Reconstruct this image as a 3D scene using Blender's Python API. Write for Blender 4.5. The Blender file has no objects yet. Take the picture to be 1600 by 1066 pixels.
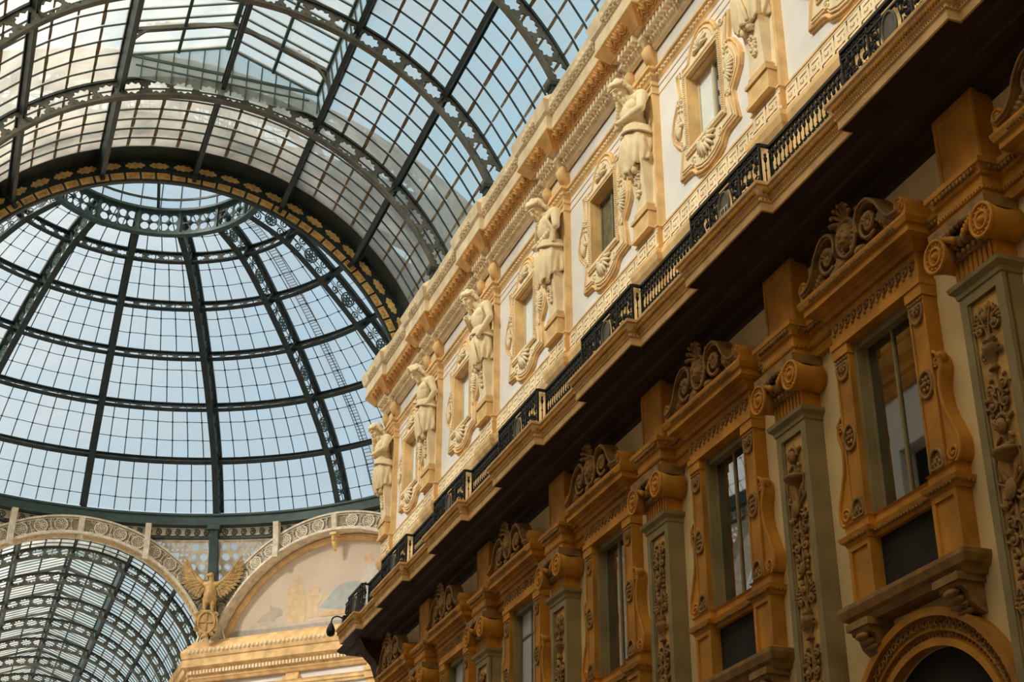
import bpy, math, random
from math import sin, cos, pi, radians, sqrt, atan2, hypot, exp
from mathutils import Vector, Matrix
random.seed(7)
SC = bpy.context.scene
COL = SC.collection

# ------------------------------------------------------------------ mesh helper
class MB:
    def __init__(s):
        s.v = []; s.f = []; s.sm = []; s.mi = []; s.m = 0
    def add(s, vs, fs, smooth=False):
        o = len(s.v); s.v += [tuple(p) for p in vs]
        for f in fs:
            s.f.append([i + o for i in f]); s.sm.append(smooth); s.mi.append(s.m)
    def box(s, x0, x1, y0, y1, z0, z1):
        v = [(x, y, z) for x in (x0, x1) for y in (y0, y1) for z in (z0, z1)]
        s.add(v, [(0,1,3,2),(4,6,7,5),(0,4,5,1),(2,3,7,6),(0,2,6,4),(1,5,7,3)])
    def hexa(s, a, b):                      # two quads (4 pts each)
        s.add(list(a) + list(b), [(3,2,1,0),(4,5,6,7),(0,1,5,4),(1,2,6,5),(2,3,7,6),(3,0,4,7)])
    def bar(s, a, b, w, h, up=(0,0,1)):
        a = Vector(a); b = Vector(b); t = (b - a).normalized(); up = Vector(up)
        r = t.cross(up)
        if r.length < 1e-4: r = t.cross(Vector((1,0,0)))
        r.normalize(); u = r.cross(t)
        q = lambda p: [p - r*w/2 - u*h/2, p + r*w/2 - u*h/2, p + r*w/2 + u*h/2, p - r*w/2 + u*h/2]
        s.hexa(q(a), q(b))
    def rings(s, rings, closed=False, caps=True, smooth=False, loop=False):
        n = len(rings[0]); vs = [p for r in rings for p in r]; fs = []
        m = len(rings)
        for i in range(m if loop else m - 1):
            j = (i + 1) % m
            for k in range(n if not closed is None else n - 1):
                l = (k + 1) % n
                fs.append((i*n+k, i*n+l, j*n+l, j*n+k))
        if caps and not loop:
            fs.append(tuple(range(n))[::-1]); fs.append(tuple((m-1)*n + k for k in range(n)))
        s.add(vs, fs, smooth)
    def sheet(s, rows, smooth=False):       # open grid
        n = len(rows[0]); vs = [p for r in rows for p in r]
        s.add(vs, [(i*n+k, i*n+k+1, (i+1)*n+k+1, (i+1)*n+k) for i in range(len(rows)-1) for k in range(n-1)], smooth)
    def tube(s, pts, r, n=6, closed=False, flat=None, smooth=True):
        pts = [Vector(p) for p in pts]; m = len(pts)
        if m < 2: return
        R = r if isinstance(r, (list, tuple)) else [r]*m
        rings = []; ref = None
        for i, p in enumerate(pts):
            if closed: t = pts[(i+1) % m] - pts[i-1]
            else: t = pts[min(i+1, m-1)] - pts[max(i-1, 0)]
            if t.length < 1e-9: t = Vector((0,0,1))
            t.normalize()
            if ref is None:
                ref = Vector((1,0,0)) if abs(t.x) < .8 else Vector((0,1,0))
            u = ref - t*ref.dot(t)
            if u.length < 1e-5: u = t.orthogonal()
            u.normalize(); w = t.cross(u); ref = u
            rings.append([p + (u*cos(2*pi*k/n) + w*sin(2*pi*k/n))*R[i] for k in range(n)])
        s.rings(rings, smooth=smooth, loop=closed, caps=not closed)
    def ell(s, c, r, M=None, nu=10, nv=6, smooth=True):
        c = Vector(c); vs = []; M = M or Matrix.Identity(3)
        if not hasattr(r, '__len__'): r = (r, r, r)
        P = lambda a, b, e: c + M @ Vector((a*r[0], b*r[1], e*r[2]))
        vs.append(P(0,0,1))
        for i in range(1, nv):
            t = pi*i/nv
            for k in range(nu):
                a = 2*pi*k/nu; vs.append(P(sin(t)*cos(a), sin(t)*sin(a), cos(t)))
        vs.append(P(0,0,-1)); fs = []
        for k in range(nu):
            fs.append((0, 1+k, 1+(k+1) % nu))
            o = 1+(nv-2)*nu; fs.append((len(vs)-1, o+(k+1) % nu, o+k))
            for i in range(nv-2):
                a = 1+i*nu; b = a+nu; fs.append((a+k, b+k, b+(k+1) % nu, a+(k+1) % nu))
        s.add(vs, fs, smooth)
    def caps(s, a, b, ra, rb, steps=6):     # tapered capsule out of ellipsoids (for remeshing)
        a = Vector(a); b = Vector(b)
        for i in range(steps+1):
            t = i/steps; s.ell(a.lerp(b, t), ra + (rb-ra)*t, nu=10, nv=7)
    def prism(s, pts, vec):                 # polygon extruded along vec
        n = len(pts); vec = Vector(vec); a = [Vector(p) for p in pts]
        s.add(a + [p+vec for p in a], [tuple(range(n))[::-1], tuple(range(n, 2*n))] + [(i, (i+1) % n, n+(i+1) % n, n+i) for i in range(n)])
    def holed(s, outer, inner, vec):        # plate with one hole, equal point counts
        n = len(outer); vec = Vector(vec)
        o = [Vector(p) for p in outer]; q = [Vector(p) for p in inner]
        vs = o + q + [p+vec for p in o] + [p+vec for p in q]; fs = []
        for i in range(n):
            j = (i+1) % n
            fs += [(i, j, n+j, n+i), (2*n+j, 2*n+i, 3*n+i, 3*n+j), (n+i, n+j, 3*n+j, 3*n+i), (j, i, 2*n+i, 2*n+j)]
        s.add(vs, fs)
    def lathe(s, prof, c=(0,0,0), n=12, a0=0, a1=2*pi, M=None, smooth=True):
        c = Vector(c); full = abs(a1-a0-2*pi) < 1e-6; rows = []; M = M or Matrix.Identity(3)
        for k in range(n + (0 if full else 1)):
            a = a0 + (a1-a0)*k/n
            rows.append([c + M @ Vector((r*cos(a), r*sin(a), z)) for r, z in prof])
        if full: rows.append(rows[0])
        s.sheet(rows, smooth)
    def mesh(s, name):
        me = bpy.data.meshes.new(name); me.from_pydata(s.v, [], s.f)
        me.polygons.foreach_set('use_smooth', s.sm); me.polygons.foreach_set('material_index', s.mi)
        me.update(); return me
    def obj(s, name, m, parent=None, loc=None):
        o = bpy.data.objects.new(name, s.mesh(name)); COL.objects.link(o)
        for x in (m if isinstance(m, (list, tuple)) else [m]): o.data.materials.append(x)
        if parent: o.parent = parent
        if loc: o.location = loc
        return o

def tag(o, label, cat, group=None, kind=None):
    o['label'] = label; o['category'] = cat
    if group: o['group'] = group
    if kind: o['kind'] = kind
    return o
def thing(name, label, cat, loc=(0,0,0), group=None, kind=None, rz=0):
    o = bpy.data.objects.new(name, None); COL.objects.link(o); o.location = loc; o.rotation_euler = (0,0,rz)
    o.empty_display_size = .2
    return tag(o, label, cat, group, kind)
def copy_tree(o, parent=None):
    c = o.copy(); COL.objects.link(c)
    if parent: c.parent = parent
    for ch in list(o.children): copy_tree(ch, c)
    return c
def dup(root, loc, label, rz=None, group=None):
    c = copy_tree(root); c.location = loc; c['label'] = label
    if rz is not None: c.rotation_euler = (0,0,rz)
    if group: c['group'] = group
    return c

def circ(c, r, n, a0=0):
    return [(c[0]+r*cos(a0+2*pi*k/n), c[1]+r*sin(a0+2*pi*k/n)) for k in range(n)]
def spiral(c, r0, r1, turns, a0=0, n=None, d=1):
    n = n or int(14*turns)+4
    return [(c[0]+(r0+(r1-r0)*i/n)*cos(a0+d*2*pi*turns*i/n), c[1]+(r0+(r1-r0)*i/n)*sin(a0+d*2*pi*turns*i/n)) for i in range(n+1)]
def catmull(P, n=6):
    out = []; P = [tuple(p) for p in P]
    for i in range(len(P)-1):
        a = P[max(i-1,0)]; b = P[i]; c = P[i+1]; d = P[min(i+2, len(P)-1)]
        for k in range(n):
            t = k/n
            out.append(tuple(.5*(2*b[j]+(c[j]-a[j])*t+(2*a[j]-5*b[j]+4*c[j]-d[j])*t*t+(3*b[j]-a[j]-3*c[j]+d[j])*t**3) for j in range(len(b))))
    out.append(P[-1]); return out
STAR = [(-1,0),(-.86,.35),(-.7,.4),(-.62,.85),(-.3,.62),(0,1),(.3,.62),(.62,.85),(.7,.4),(.86,.35),(1,0),(.86,-.35),(.7,-.4),(.62,-.85),(.3,-.62),(0,-1),(-.3,-.62),(-.62,-.85),(-.7,-.4),(-.86,-.35)]
def onrect(p):                              # push a point of [-1,1]^2 out to the square's edge
    m = max(abs(p[0]), abs(p[1]), 1e-6); return (p[0]/m, p[1]/m)

# ------------------------------------------------------------------ materials
def newmat(name):
    m = bpy.data.materials.new(name); m.use_nodes = True; nt = m.node_tree; nt.nodes.clear()
    return m, nt, (lambda t: nt.nodes.new(t)), nt.links.new
def solid(name, c, rough=.6, var=.25, scale=3, bump=0, metal=0, c2=None, fine=0):
    m, nt, N, L = newmat(name)
    out = N('ShaderNodeOutputMaterial'); b = N('ShaderNodeBsdfPrincipled'); L(b.outputs[0], out.inputs[0])
    tc = N('ShaderNodeTexCoord'); nz = N('ShaderNodeTexNoise'); nz.inputs['Scale'].default_value = scale
    nz.inputs['Detail'].default_value = 5; L(tc.outputs['Object'], nz.inputs['Vector'])
    mx = N('ShaderNodeMix'); mx.data_type = 'RGBA'
    c2 = c2 or tuple(x*(1-var) for x in c)
    mx.inputs['A'].default_value = (*c2, 1); mx.inputs['B'].default_value = (*[min(1, x*(1+var*.4)) for x in c], 1)
    rp = N('ShaderNodeMapRange'); rp.inputs['From Min'].default_value = .3; rp.inputs['From Max'].default_value = .65
    L(nz.outputs['Fac'], rp.inputs['Value']); L(rp.outputs[0], mx.inputs['Factor']); L(mx.outputs['Result'], b.inputs['Base Color'])
    b.inputs['Roughness'].default_value = rough; b.inputs['Metallic'].default_value = metal
    if bump:
        n2 = N('ShaderNodeTexNoise'); n2.inputs['Scale'].default_value = fine or scale*8; n2.inputs['Detail'].default_value = 4
        L(tc.outputs['Object'], n2.inputs['Vector'])
        bp = N('ShaderNodeBump'); bp.inputs['Strength'].default_value = bump; bp.inputs['Distance'].default_value = .03
        L(n2.outputs['Fac'], bp.inputs['Height']); L(bp.outputs[0], b.inputs['Normal'])
    return m
def glassmat(name, tint, milk, t, vscale=.7, vamt=.35, trl=.6):
    """weathered roof glazing: partly clear, partly light-scattering, with blotchy grime"""
    m, nt, N, L = newmat(name)
    out = N('ShaderNodeOutputMaterial'); mix = N('ShaderNodeMixShader'); L(mix.outputs[0], out.inputs[0])
    tr = N('ShaderNodeBsdfTransparent'); tr.inputs[0].default_value = (*tint, 1)
    mk = N('ShaderNodeMixShader'); mk.inputs[0].default_value = trl
    df = N('ShaderNodeBsdfDiffuse'); tl = N('ShaderNodeBsdfTranslucent')
    df.inputs[0].default_value = (*milk, 1); tl.inputs[0].default_value = (*milk, 1)
    L(df.outputs[0], mk.inputs[1]); L(tl.outputs[0], mk.inputs[2])
    tc = N('ShaderNodeTexCoord'); nz = N('ShaderNodeTexNoise'); nz.inputs['Scale'].default_value = vscale; nz.inputs['Detail'].default_value = 6
    L(tc.outputs['Object'], nz.inputs['Vector'])
    rp = N('ShaderNodeMapRange'); rp.inputs['From Min'].default_value = .3; rp.inputs['From Max'].default_value = .7
    rp.inputs['To Min'].default_value = 1-t-vamt/2; rp.inputs['To Max'].default_value = 1-t+vamt/2
    L(nz.outputs['Fac'], rp.inputs['Value']); L(rp.outputs[0], mix.inputs[0]); L(tr.outputs[0], mix.inputs[1]); L(mk.outputs[0], mix.inputs[2])
    return m
def panemat(name, c, rough=.03, refl=.5):
    m, nt, N, L = newmat(name)
    out = N('ShaderNodeOutputMaterial'); mix = N('ShaderNodeMixShader'); L(mix.outputs[0], out.inputs[0])
    fr = N('ShaderNodeFresnel'); fr.inputs[0].default_value = 1.6
    ad = N('ShaderNodeMath'); ad.operation = 'ADD'; ad.inputs[1].default_value = refl; ad.use_clamp = True
    L(fr.outputs[0], ad.inputs[0]); L(ad.outputs[0], mix.inputs[0])
    d = N('ShaderNodeBsdfDiffuse'); d.inputs[0].default_value = (*c, 1)
    g = N('ShaderNodeBsdfGlossy'); g.inputs['Roughness'].default_value = rough; g.inputs[0].default_value = (.9,.93,.95,1)
    L(d.outputs[0], mix.inputs[1]); L(g.outputs[0], mix.inputs[2]); return m

M = {}
M['plaster'] = solid('pale plaster', (.84,.79,.77), .85, .08, 1.2, .12, fine=40)
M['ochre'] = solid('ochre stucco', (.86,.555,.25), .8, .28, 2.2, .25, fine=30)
M['ochre_d'] = solid('shade-darkened ochre stone', (.58,.25,.018), .75, .4, 1.6, .3, fine=30)  # darker copy of the ochre, dim lower-storey light put into the colour
M['cream'] = solid('cream stucco', (.92,.74,.50), .8, .2, 2.5, .2, fine=30)
M['lowplaster'] = solid('shade-tinted beige plaster', (.87,.665,.34), .88, .10, 1.1, .15, fine=40)  # beige plaster yellowed, warm tone of the shade put into the colour
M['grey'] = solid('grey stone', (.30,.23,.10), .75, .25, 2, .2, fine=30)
M['relief'] = solid('shade-darkened relief', (.34,.185,.05), .75, .45, 4, .3, fine=40)  # crevice shade put into the colour, darker than the stone around it
M['reliefbg'] = solid('relief ground', (.66,.38,.11), .8, .3, 2)
M['darkslab'] = solid('shade-dark dirty balcony stone', (.055,.032,.018), .85, .35, 1.2, .3)  # soffit shade and dirt both put into this near-black colour
M['iron'] = solid('dark green iron', (.022,.036,.036), .5, .4, 2)
M['irongreen'] = solid('green painted iron', (.045,.085,.08), .5, .3, 2)
M['ironblack'] = solid('black wrought iron', (.004,.006,.007), .5, .4, 6)
M['ironlight'] = solid('weathered grey iron', (.13,.125,.10), .6, .4, 2)
M['rust'] = solid('grimy lap joint', (.26,.19,.11), .9, .5, 5)
M['beige'] = solid('beige cast iron ornament', (.84,.74,.58), .6, .3, 3)
M['beigebg'] = solid('brown iron backing', (.36,.30,.21), .7, .3, 3)
M['gilt'] = solid('gilded iron', (.85,.56,.20), .5, .35, 5)
M['eagle'] = solid('gilded sculpture', (.58,.36,.12), .45, .4, 4, .3)
M['stone'] = solid('carved stone figure', (.90,.71,.45), .8, .18, 3, .18, fine=45)
M['glassV'] = glassmat('vault glazing', (.80,.93,.92), (.79,.79,.74), .60, trl=.72)
M['glassD'] = glassmat('dome glazing', (.86,.93,.95), (.80,.82,.82), .70, .45, .25)
M['glassG'] = glassmat('gable glazing', (.75,.88,.88), (.72,.76,.72), .5)
M['pane'] = panemat('dark window pane', (.008,.009,.008), .02, .26)
M['blind'] = solid('pale window blind', (.78,.80,.78), .8, .06, 2)
M['curtain'] = solid('olive curtain', (.16,.13,.06), .9, .4, 5)
M['room'] = solid('dark room', (.02,.017,.012), .95, .3, 2)  # near-black colour stands in for the shade of unlit interiors
M['wood'] = solid('painted sash', (.62,.52,.36), .6, .2, 4)
M['woodd'] = solid('dark painted sash', (.20,.17,.11), .6, .2, 4)
M['floor'] = solid('stone paving', (.26,.20,.14), .6, .3, 1)
M['mural'] = solid('faded fresco ground', (.66,.52,.40), .9, .12, .8, c2=(.60,.50,.40))
for k_, c_ in dict(figblue=(.45,.47,.45), figwhite=(.66,.60,.52), figskin=(.72,.50,.33), figochre=(.70,.52,.30), figochre2=(.74,.55,.36), figgrey=(.54,.46,.38), figgrey2=(.62,.52,.42), figbase=(.42,.38,.33), figrust=(.72,.46,.26)).items():
    M[k_] = solid('fresco '+k_[3:], c_, .9, .15, 3)
M['medal'] = solid('worn bronze medallion', (.16,.15,.11), .45, .4, 6)
M['blind2'] = solid('pale grey-blue blind', (.50,.53,.52), .6, .06, 2)
M['drum'] = solid('dark drum stand-in', (.10,.085,.06), .9, .4, .6)
M['ochre2'] = solid('shade-tinted ochre stucco', (.74,.40,.13), .8, .25, 3, .2, fine=40)  # bounce glow under the cornice and groove shade put into the ochre
M['frost'] = glassmat('frosted backing glass', (.9,.93,.93), (.84,.83,.80), .3, .8, .2, .75)

# ------------------------------------------------------------------ geometry fitted to the photograph (metres, camera height = 0)
CAMX = -4.465; BAY = 4.863; ZS = 19.2; RI = 7.5; RO = 8.05; RS = 8.12
D = 60.68; R0 = 17.85; AP = 17.95
ORD = ['first','second','third','fourth','fifth','sixth','seventh','eighth','ninth','tenth','eleventh','twelfth']
def A(r, th, y): return (r*sin(th), y, ZS + r*cos(th))
def arcstrip(mb, r0, r1, y0, y1, t0, t1, n):
    mb.rings([[A(r0,t,y0), A(r1,t,y0), A(r1,t,y1), A(r0,t,y1)] for t in [t0+(t1-t0)*i/n for i in range(n+1)]])
DEG = radians(1); PU = 22*DEG

# truss prototype, at y = 0
def truss_parts(root, tmax=4):
    c = MB(); arcstrip(c, RI-.05, RI+.02, -.10, .10, -tmax*PU, tmax*PU, 80); c.obj('inner_chord', M['ironlight'], root)
    c = MB(); arcstrip(c, RO-.02, RO+.05, -.09, .09, -tmax*PU, tmax*PU, 80); c.obj('outer_chord', M['iron'], root)
    w = MB()
    for i in range(-4*tmax, 4*tmax):
        a, b = i*PU/4, (i+1)*PU/4
        ra, rb = RI+.02, RO-.02
        fm = lambda p, k: A((ra+rb)/2+(rb-ra)/2*p[1]*k[1], (a+b)/2+(b-a)/2*p[0]*k[0], -.03)
        w.holed([fm(onrect(p), (1,1)) for p in STAR], [fm(p, (.86,.86)) for p in STAR], (0,.05,0))
        w.bar(A(ra,a,0), A(rb,a,0), .04, .12, (sin(a+pi/2),0,cos(a+pi/2)))
    w.obj('star_web', M['ironlight'], root)
    for s in (-1, 1):
        for k in (1, 2, 3):                # curved splay struts that carry the purlins
            b = MB()
            for e in (-1, 1):
                th = s*k*PU
                pts = catmull([A(RI-.02,th,0), A(RI+.22,th,e*.10), A(RO-.2,th,e*.42), A(RO-.02,th,e*1.15)], 5)
                b.tube(pts, .028, 5)
            b.obj('splay_strut', M['ironlight'], root)
    for s in (-1, 1):
        th = s*66.5*DEG
        f = MB(); p = A(RI-.02, th, 0)
        f.box(p[0]-.24, p[0]+.24, -.2, .2, p[2]-.06, p[2]+.06); f.box(p[0]-.17, p[0]+.17, -.15, .15, p[2]-.22, p[2]-.06)
        f.tube([(p[0]+x*s, 0, p[2]-.22+z) for x, z in spiral((.0,-.22), .04, .2, 1.2, pi/2, d=-1)], .035, 5)
        f.lathe([(.0,-.62),(.05,-.58),(.09,-.45),(.06,-.3),(.12,-.22)], (p[0],0,p[2]), 8)
        f.obj('foot_bracket', M['iron'], root)
truss0 = None
def place_truss(y, label, group):
    global truss0
    if truss0 is None:
        truss0 = thing('vault_truss', label, 'roof truss', (0,y,0), group); truss_parts(truss0); return truss0
    return dup(truss0, (0,y,0), label, group=group)

def purlin(y0, y1, th, label, group, curb=False, yt=()):
    p = MB(); r = RO+.0
    t = (cos(th),0,-sin(th)); n = (sin(th),0,cos(th))
    m = 'iron'
    P = lambda dt, dn: [(A(r+dn, th, 0)[0]+t[0]*dt, yy, A(r+dn, th, 0)[2]+t[2]*dt) for yy in (y0, y1)]
    if curb:
        p.bar(*P(0,-.12), .10, .42, n); p.bar(*P(0,.1), .22, .05, n); p.bar(*P(0,-.34), .16, .05, n)
    else:
        p.bar(*P(0,-.14), .05, .24, n); p.bar(*P(0,-.02), .16, .04, n); p.bar(*P(0,-.27), .14, .04, n)
    o = p.obj('roof_curb' if curb else 'roof_purlin', M[m]); return tag(o, label, 'roof beam', group)

def skin(y0, y1, spans, label, nb=7, glass='glassV', laps=True):
    g = MB(); b = MB(); l = MB()
    for (t0, t1) in spans:
        n = max(1, round((t1-t0)/(PU/4)))
        ts = [t0+(t1-t0)*i/n for i in range(n+1)]
        g.sheet([[A(RS,t,y0) for t in ts], [A(RS,t,y1) for t in ts]])
        for i in range(1, nb):
            y = y0+(y1-y0)*i/nb
            arcstrip(b, RS-.055, RS-.01, y-.017, y+.017, t0, t1, n)
        if laps:
            for t in ts[1:-1]:
                if abs(t/PU-round(t/PU)) < .05: continue
                for i in range(nb):
                    ya = y0+(y1-y0)*i/nb; yb = y0+(y1-y0)*(i+1)/nb; w = (.035+.025*random.random())/RS
                    ea, eb = random.uniform(.0,.06), random.uniform(.0,.06)
                    l.add([A(RS-.012,t-w,ya+ea), A(RS-.012,t+w,ya+ea*.8), A(RS-.012,t+w*1.1,(ya+yb)/2), A(RS-.012,t+w*.8,yb-eb), A(RS-.012,t-w*.9,yb-eb)], [(0,1,2,3,4)])
    o = g.obj('ceiling', M[glass]); tag(o, label, 'glass roof', 'glazed vault bays', 'structure')
    b.obj('glazing_bars', M['iron'], o)
    if laps: l.obj('lap_joints', M['rust'], o)
    return o

def monitor(y0, y1, label, frames, gable, nr):
    """raised ridge skylight along the crown of a vault"""
    root = thing('ridge_skylight', label, 'skylight', (0,(y0+y1)/2,26.6), 'ridge skylights'); oy = -(y0+y1)/2; oz = -26.6
    EX, EZ, CZ, AZ = 2.86, 27.5, 26.6, 28.55
    q = lambda x, y, z: (x, y+oy, z+oz)
    g = MB()
    for s in (-1, 1):
        g.sheet([[q(s*3.0,y,CZ), q(s*EX,y,EZ), q(0,y,AZ)] for y in (y0, y1)])
    g.obj('glazing', M['glassV'], root)
    r = MB(); n = round((y1-y0)/.55)
    for i in range(n+1):
        y = y0+(y1-y0)*i/n
        for s in (-1, 1):
            r.bar(q(s*EX,y,EZ), q(0,y,AZ), .045, .07); r.bar(q(s*3.0,y,CZ), q(s*EX,y,EZ), .045, .06, (1,0,0))
    r.obj('rafters', M['irongreen'], root)
    r = MB(); r.bar(q(0,y0,AZ-.05), q(0,y1,AZ-.05), .14, .16)
    for s in (-1, 1):
        r.bar(q(s*EX,y0,EZ), q(s*EX,y1,EZ), .14, .12); r.bar(q(s*EX/2,y0,(EZ+AZ)/2-.05), q(s*EX/2,y1,(EZ+AZ)/2-.05), .09, .12)
    r.obj('ridge_beams', M['irongreen'], root)
    for y in frames:
        f = MB()
        for s in (-1, 1):
            f.bar(q(s*EX,y,EZ-.05), q(0,y,AZ-.12), .09, .12)
            cv = catmull([(2.95,26.75),(2.72,27.25),(2.25,27.72),(1.5,28.0),(.7,28.2),(0,28.3)], 6)
            f.rings([[q(s*x,y-.04,z-.06), q(s*x,y+.04,z-.06), q(s*x,y+.04,z+.05), q(s*x,y-.04,z+.05)] for x, z in cv])
            f.bar(q(s*2.95,y,26.7), q(s*EX,y,EZ), .1, .1, (1,0,0))
            for (cx, cz, rr, a0) in ((2.7,27.42,.12,0),(2.45,27.72-.02,.1,2),(2.2,27.84,.085,3),(1.95,27.93,.07,1),(2.82,27.2,.09,4)):
                f.tube([q(s*x,y,z) for x, z in spiral((cx,cz), .02, rr, 1.5, a0)], .016, 4)
        f.obj('arched_brace', M['ironlight'], root)
    if gable:
        y = y1 if gable > 0 else y0
        a = MB()
        a.add([q(-3,y,26.75), q(3,y,26.75), q(EX,y,EZ), q(0,y,AZ), q(-EX,y,EZ)], [(0,1,2,3,4)]); a.obj('gable_glass', M['glassG'], root)
        b = MB(); n = 13
        for i in range(n+1):
            x = -EX+2*EX*i/n; top = AZ-(AZ-EZ)*abs(x)/EX
            b.bar(q(x,y,26.8), q(x,y,top), .035, .06, (0,1,0))
        b.bar(q(-EX,y,EZ), q(EX,y,EZ), .05, .09)
        for s in (-1, 1): b.bar(q(s*EX,y,EZ), q(0,y,AZ), .07, .1)
        b.bar(q(-2.6,y,27.2), q(2.6,y,27.2), .03, .05)
        b.obj('gable_bars', M['irongreen'], root)
    return root

# ---- nave vault (near arm): four trusses, beams, glazing
TY = [37.45 - BAY*k for k in range(7)]
for k in range(4):
    place_truss(TY[k], ['iron arched truss with star openings nearest the dome, at the skylight gable','second iron arched truss from the dome, crossing the sky over the skylight','third iron arched truss from the dome, landing by the upper right cornice','fourth iron arched truss from the dome, at the top edge of the view'][k], 'arched trusses of the near vault')
YN0, YN1 = -6.0, 41.6
for j, th in enumerate((-66,-44,0,44,66)):
    purlin(YN0, YN1+.5, th*DEG, ['lowest left purlin of the near vault','left purlin of the near vault, left of the skylight','crown purlin along the middle of the near vault','right purlin of the near vault, halfway down the blue glass','lowest right purlin of the near vault above the cornice'][j], 'long purlins of the near vault')
for s in (-1, 1):
    purlin(YN0, YN1+.5, s*22*DEG, ('left' if s < 0 else 'right')+' skylight curb beam, thick iron edge of the near ridge skylight', 'skylight curbs of the near vault', True)
SIDE = [(-77*DEG,-22*DEG),(22*DEG,77*DEG)]
skin(TY[0], YN1-.35, [(-77*DEG,77*DEG)], 'glazed vault bay between the gable end and the gilded dome arch', 7)
for k in range(6):
    skin(TY[k+1], TY[k], SIDE, ORD[k]+' pair of curved glass roof slopes flanking the near skylight, counted from its gable', 7)
skin(-14, TY[6], [(-77*DEG,77*DEG)], 'curved glass roof slopes far behind the viewer', 7, laps=False)
monitor(-6, TY[0]-.25, 'gabled glass ridge skylight of the near vault with white scrolled braces', [TY[0]-1.55-BAY*k for k in range(3)], 1, 0)

# ---- arch between the nave and the dome, with gilded trim and gold plates
ca = thing('crossing_arch', 'dark iron arch with gilded trim and a row of golden light plates between vault and dome', 'arch', (0,42.4,ZS))
def ARC(mb, r0, r1, y0, y1, n=96, t=85):
    mb.rings([[(r0*sin(a),y0,r0*cos(a)), (r1*sin(a),y0,r1*cos(a)), (r1*sin(a),y1,r1*cos(a)), (r0*sin(a),y1,r0*cos(a))] for a in [radians(-t+2*t*i/n) for i in range(n+1)]])
w = MB(); ARC(w, RI+.02, 8.7, -.02, .12); ARC(w, RI-.02, RI+.05, -.05, .1); ARC(w, 7.82, 7.85, -.05, 0); ARC(w, 8.24, 8.28, -.06, 0)
w.obj('web', M['iron'], ca)
w = MB(); ARC(w, 8.29, 8.7, -1.25, 0); w.obj('soffit_band', M['iron'], ca)
g = MB()
for i in range(-22, 23):
    a0 = (i+.08)*PU/6-PU/12; a1 = (i+.92)*PU/6-PU/12
    pr = lambda u, r, y: (r*sin(a0+(a1-a0)*u), y, r*cos(a0+(a1-a0)*u))
    sq = [(0,0),(.5,0),(1,0),(1,.5),(1,1),(.5,1),(0,1),(0,.5)]; cc = [(.09,.14),(.5,.14),(.91,.14),(.91,.5),(.91,.86),(.5,.86),(.09,.86),(.09,.5)]
    g.holed([pr(u, 7.57+.23*v, -.06) for u, v in sq], [pr(u, 7.57+.23*v, -.06) for u, v in cc], (0,.05,0))
    g.add([pr(u, 7.57+.23*v, -.035) for u, v in ((.05,.1),(.95,.1),(.95,.9),(.05,.9))], [(0,1,2,3)])
    for cu in (.3, .7):
        g.tube([pr(u, 7.57+.23*v, -.05) for u, v in spiral((cu,.5), .03, .22, 1.3, 0, 10, 1 if cu < .5 else -1)], .014, 4)
g.obj('gilded_trim', M['gilt'], ca)
for i in range(-14, 14):
    h = MB(); a0 = i*PU/4; a1 = (i+1)*PU/4
    fm = lambda p, k: ((8.07+.13*p[1]*k)*sin((a0+a1)/2+(a1-a0)/2*.84*p[0]*k), -.05, (8.07+.13*p[1]*k)*cos((a0+a1)/2+(a1-a0)/2*.84*p[0]*k))
    h.prism([fm(p,1) for p in STAR], (0,.04,0)); h.obj('golden_light_plate', M['gilt'], ca)  # gold plates stand in for sunlight seen through the web openings
for k in range(-3, 4):
    w = MB(); a = k*PU; w.bar((7.6*sin(a),-.1,7.6*cos(a)), (8.6*sin(a),-.1,8.6*cos(a)), .12, .2, (0,1,0)); w.obj('radial_stiffener', M['iron'], ca)

# ------------------------------------------------------------------ dome
KR = [17.85,16.45,14.45,12.25,9.92,7.58,5.18]; KZ = [28.2,30.6,32.75,34.65,36.35,37.75,38.4]
cur = catmull(list(zip(KR, KZ)), 6)         # 37 points, inner edge of the ribs
def norm_at(i):
    a = cur[max(i-1,0)]; b = cur[min(i+1,len(cur)-1)]; t = Vector((b[0]-a[0], b[1]-a[1])).normalized(); return Vector((t.y, -t.x))
OFF = 1.25
outc = [(Vector(cur[i])+norm_at(i)*OFF) for i in range(len(cur))]
inn = [Vector(c) for c in cur]
def pol(r, az, z): return (r*sin(az), D + r*cos(az), z)
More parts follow.
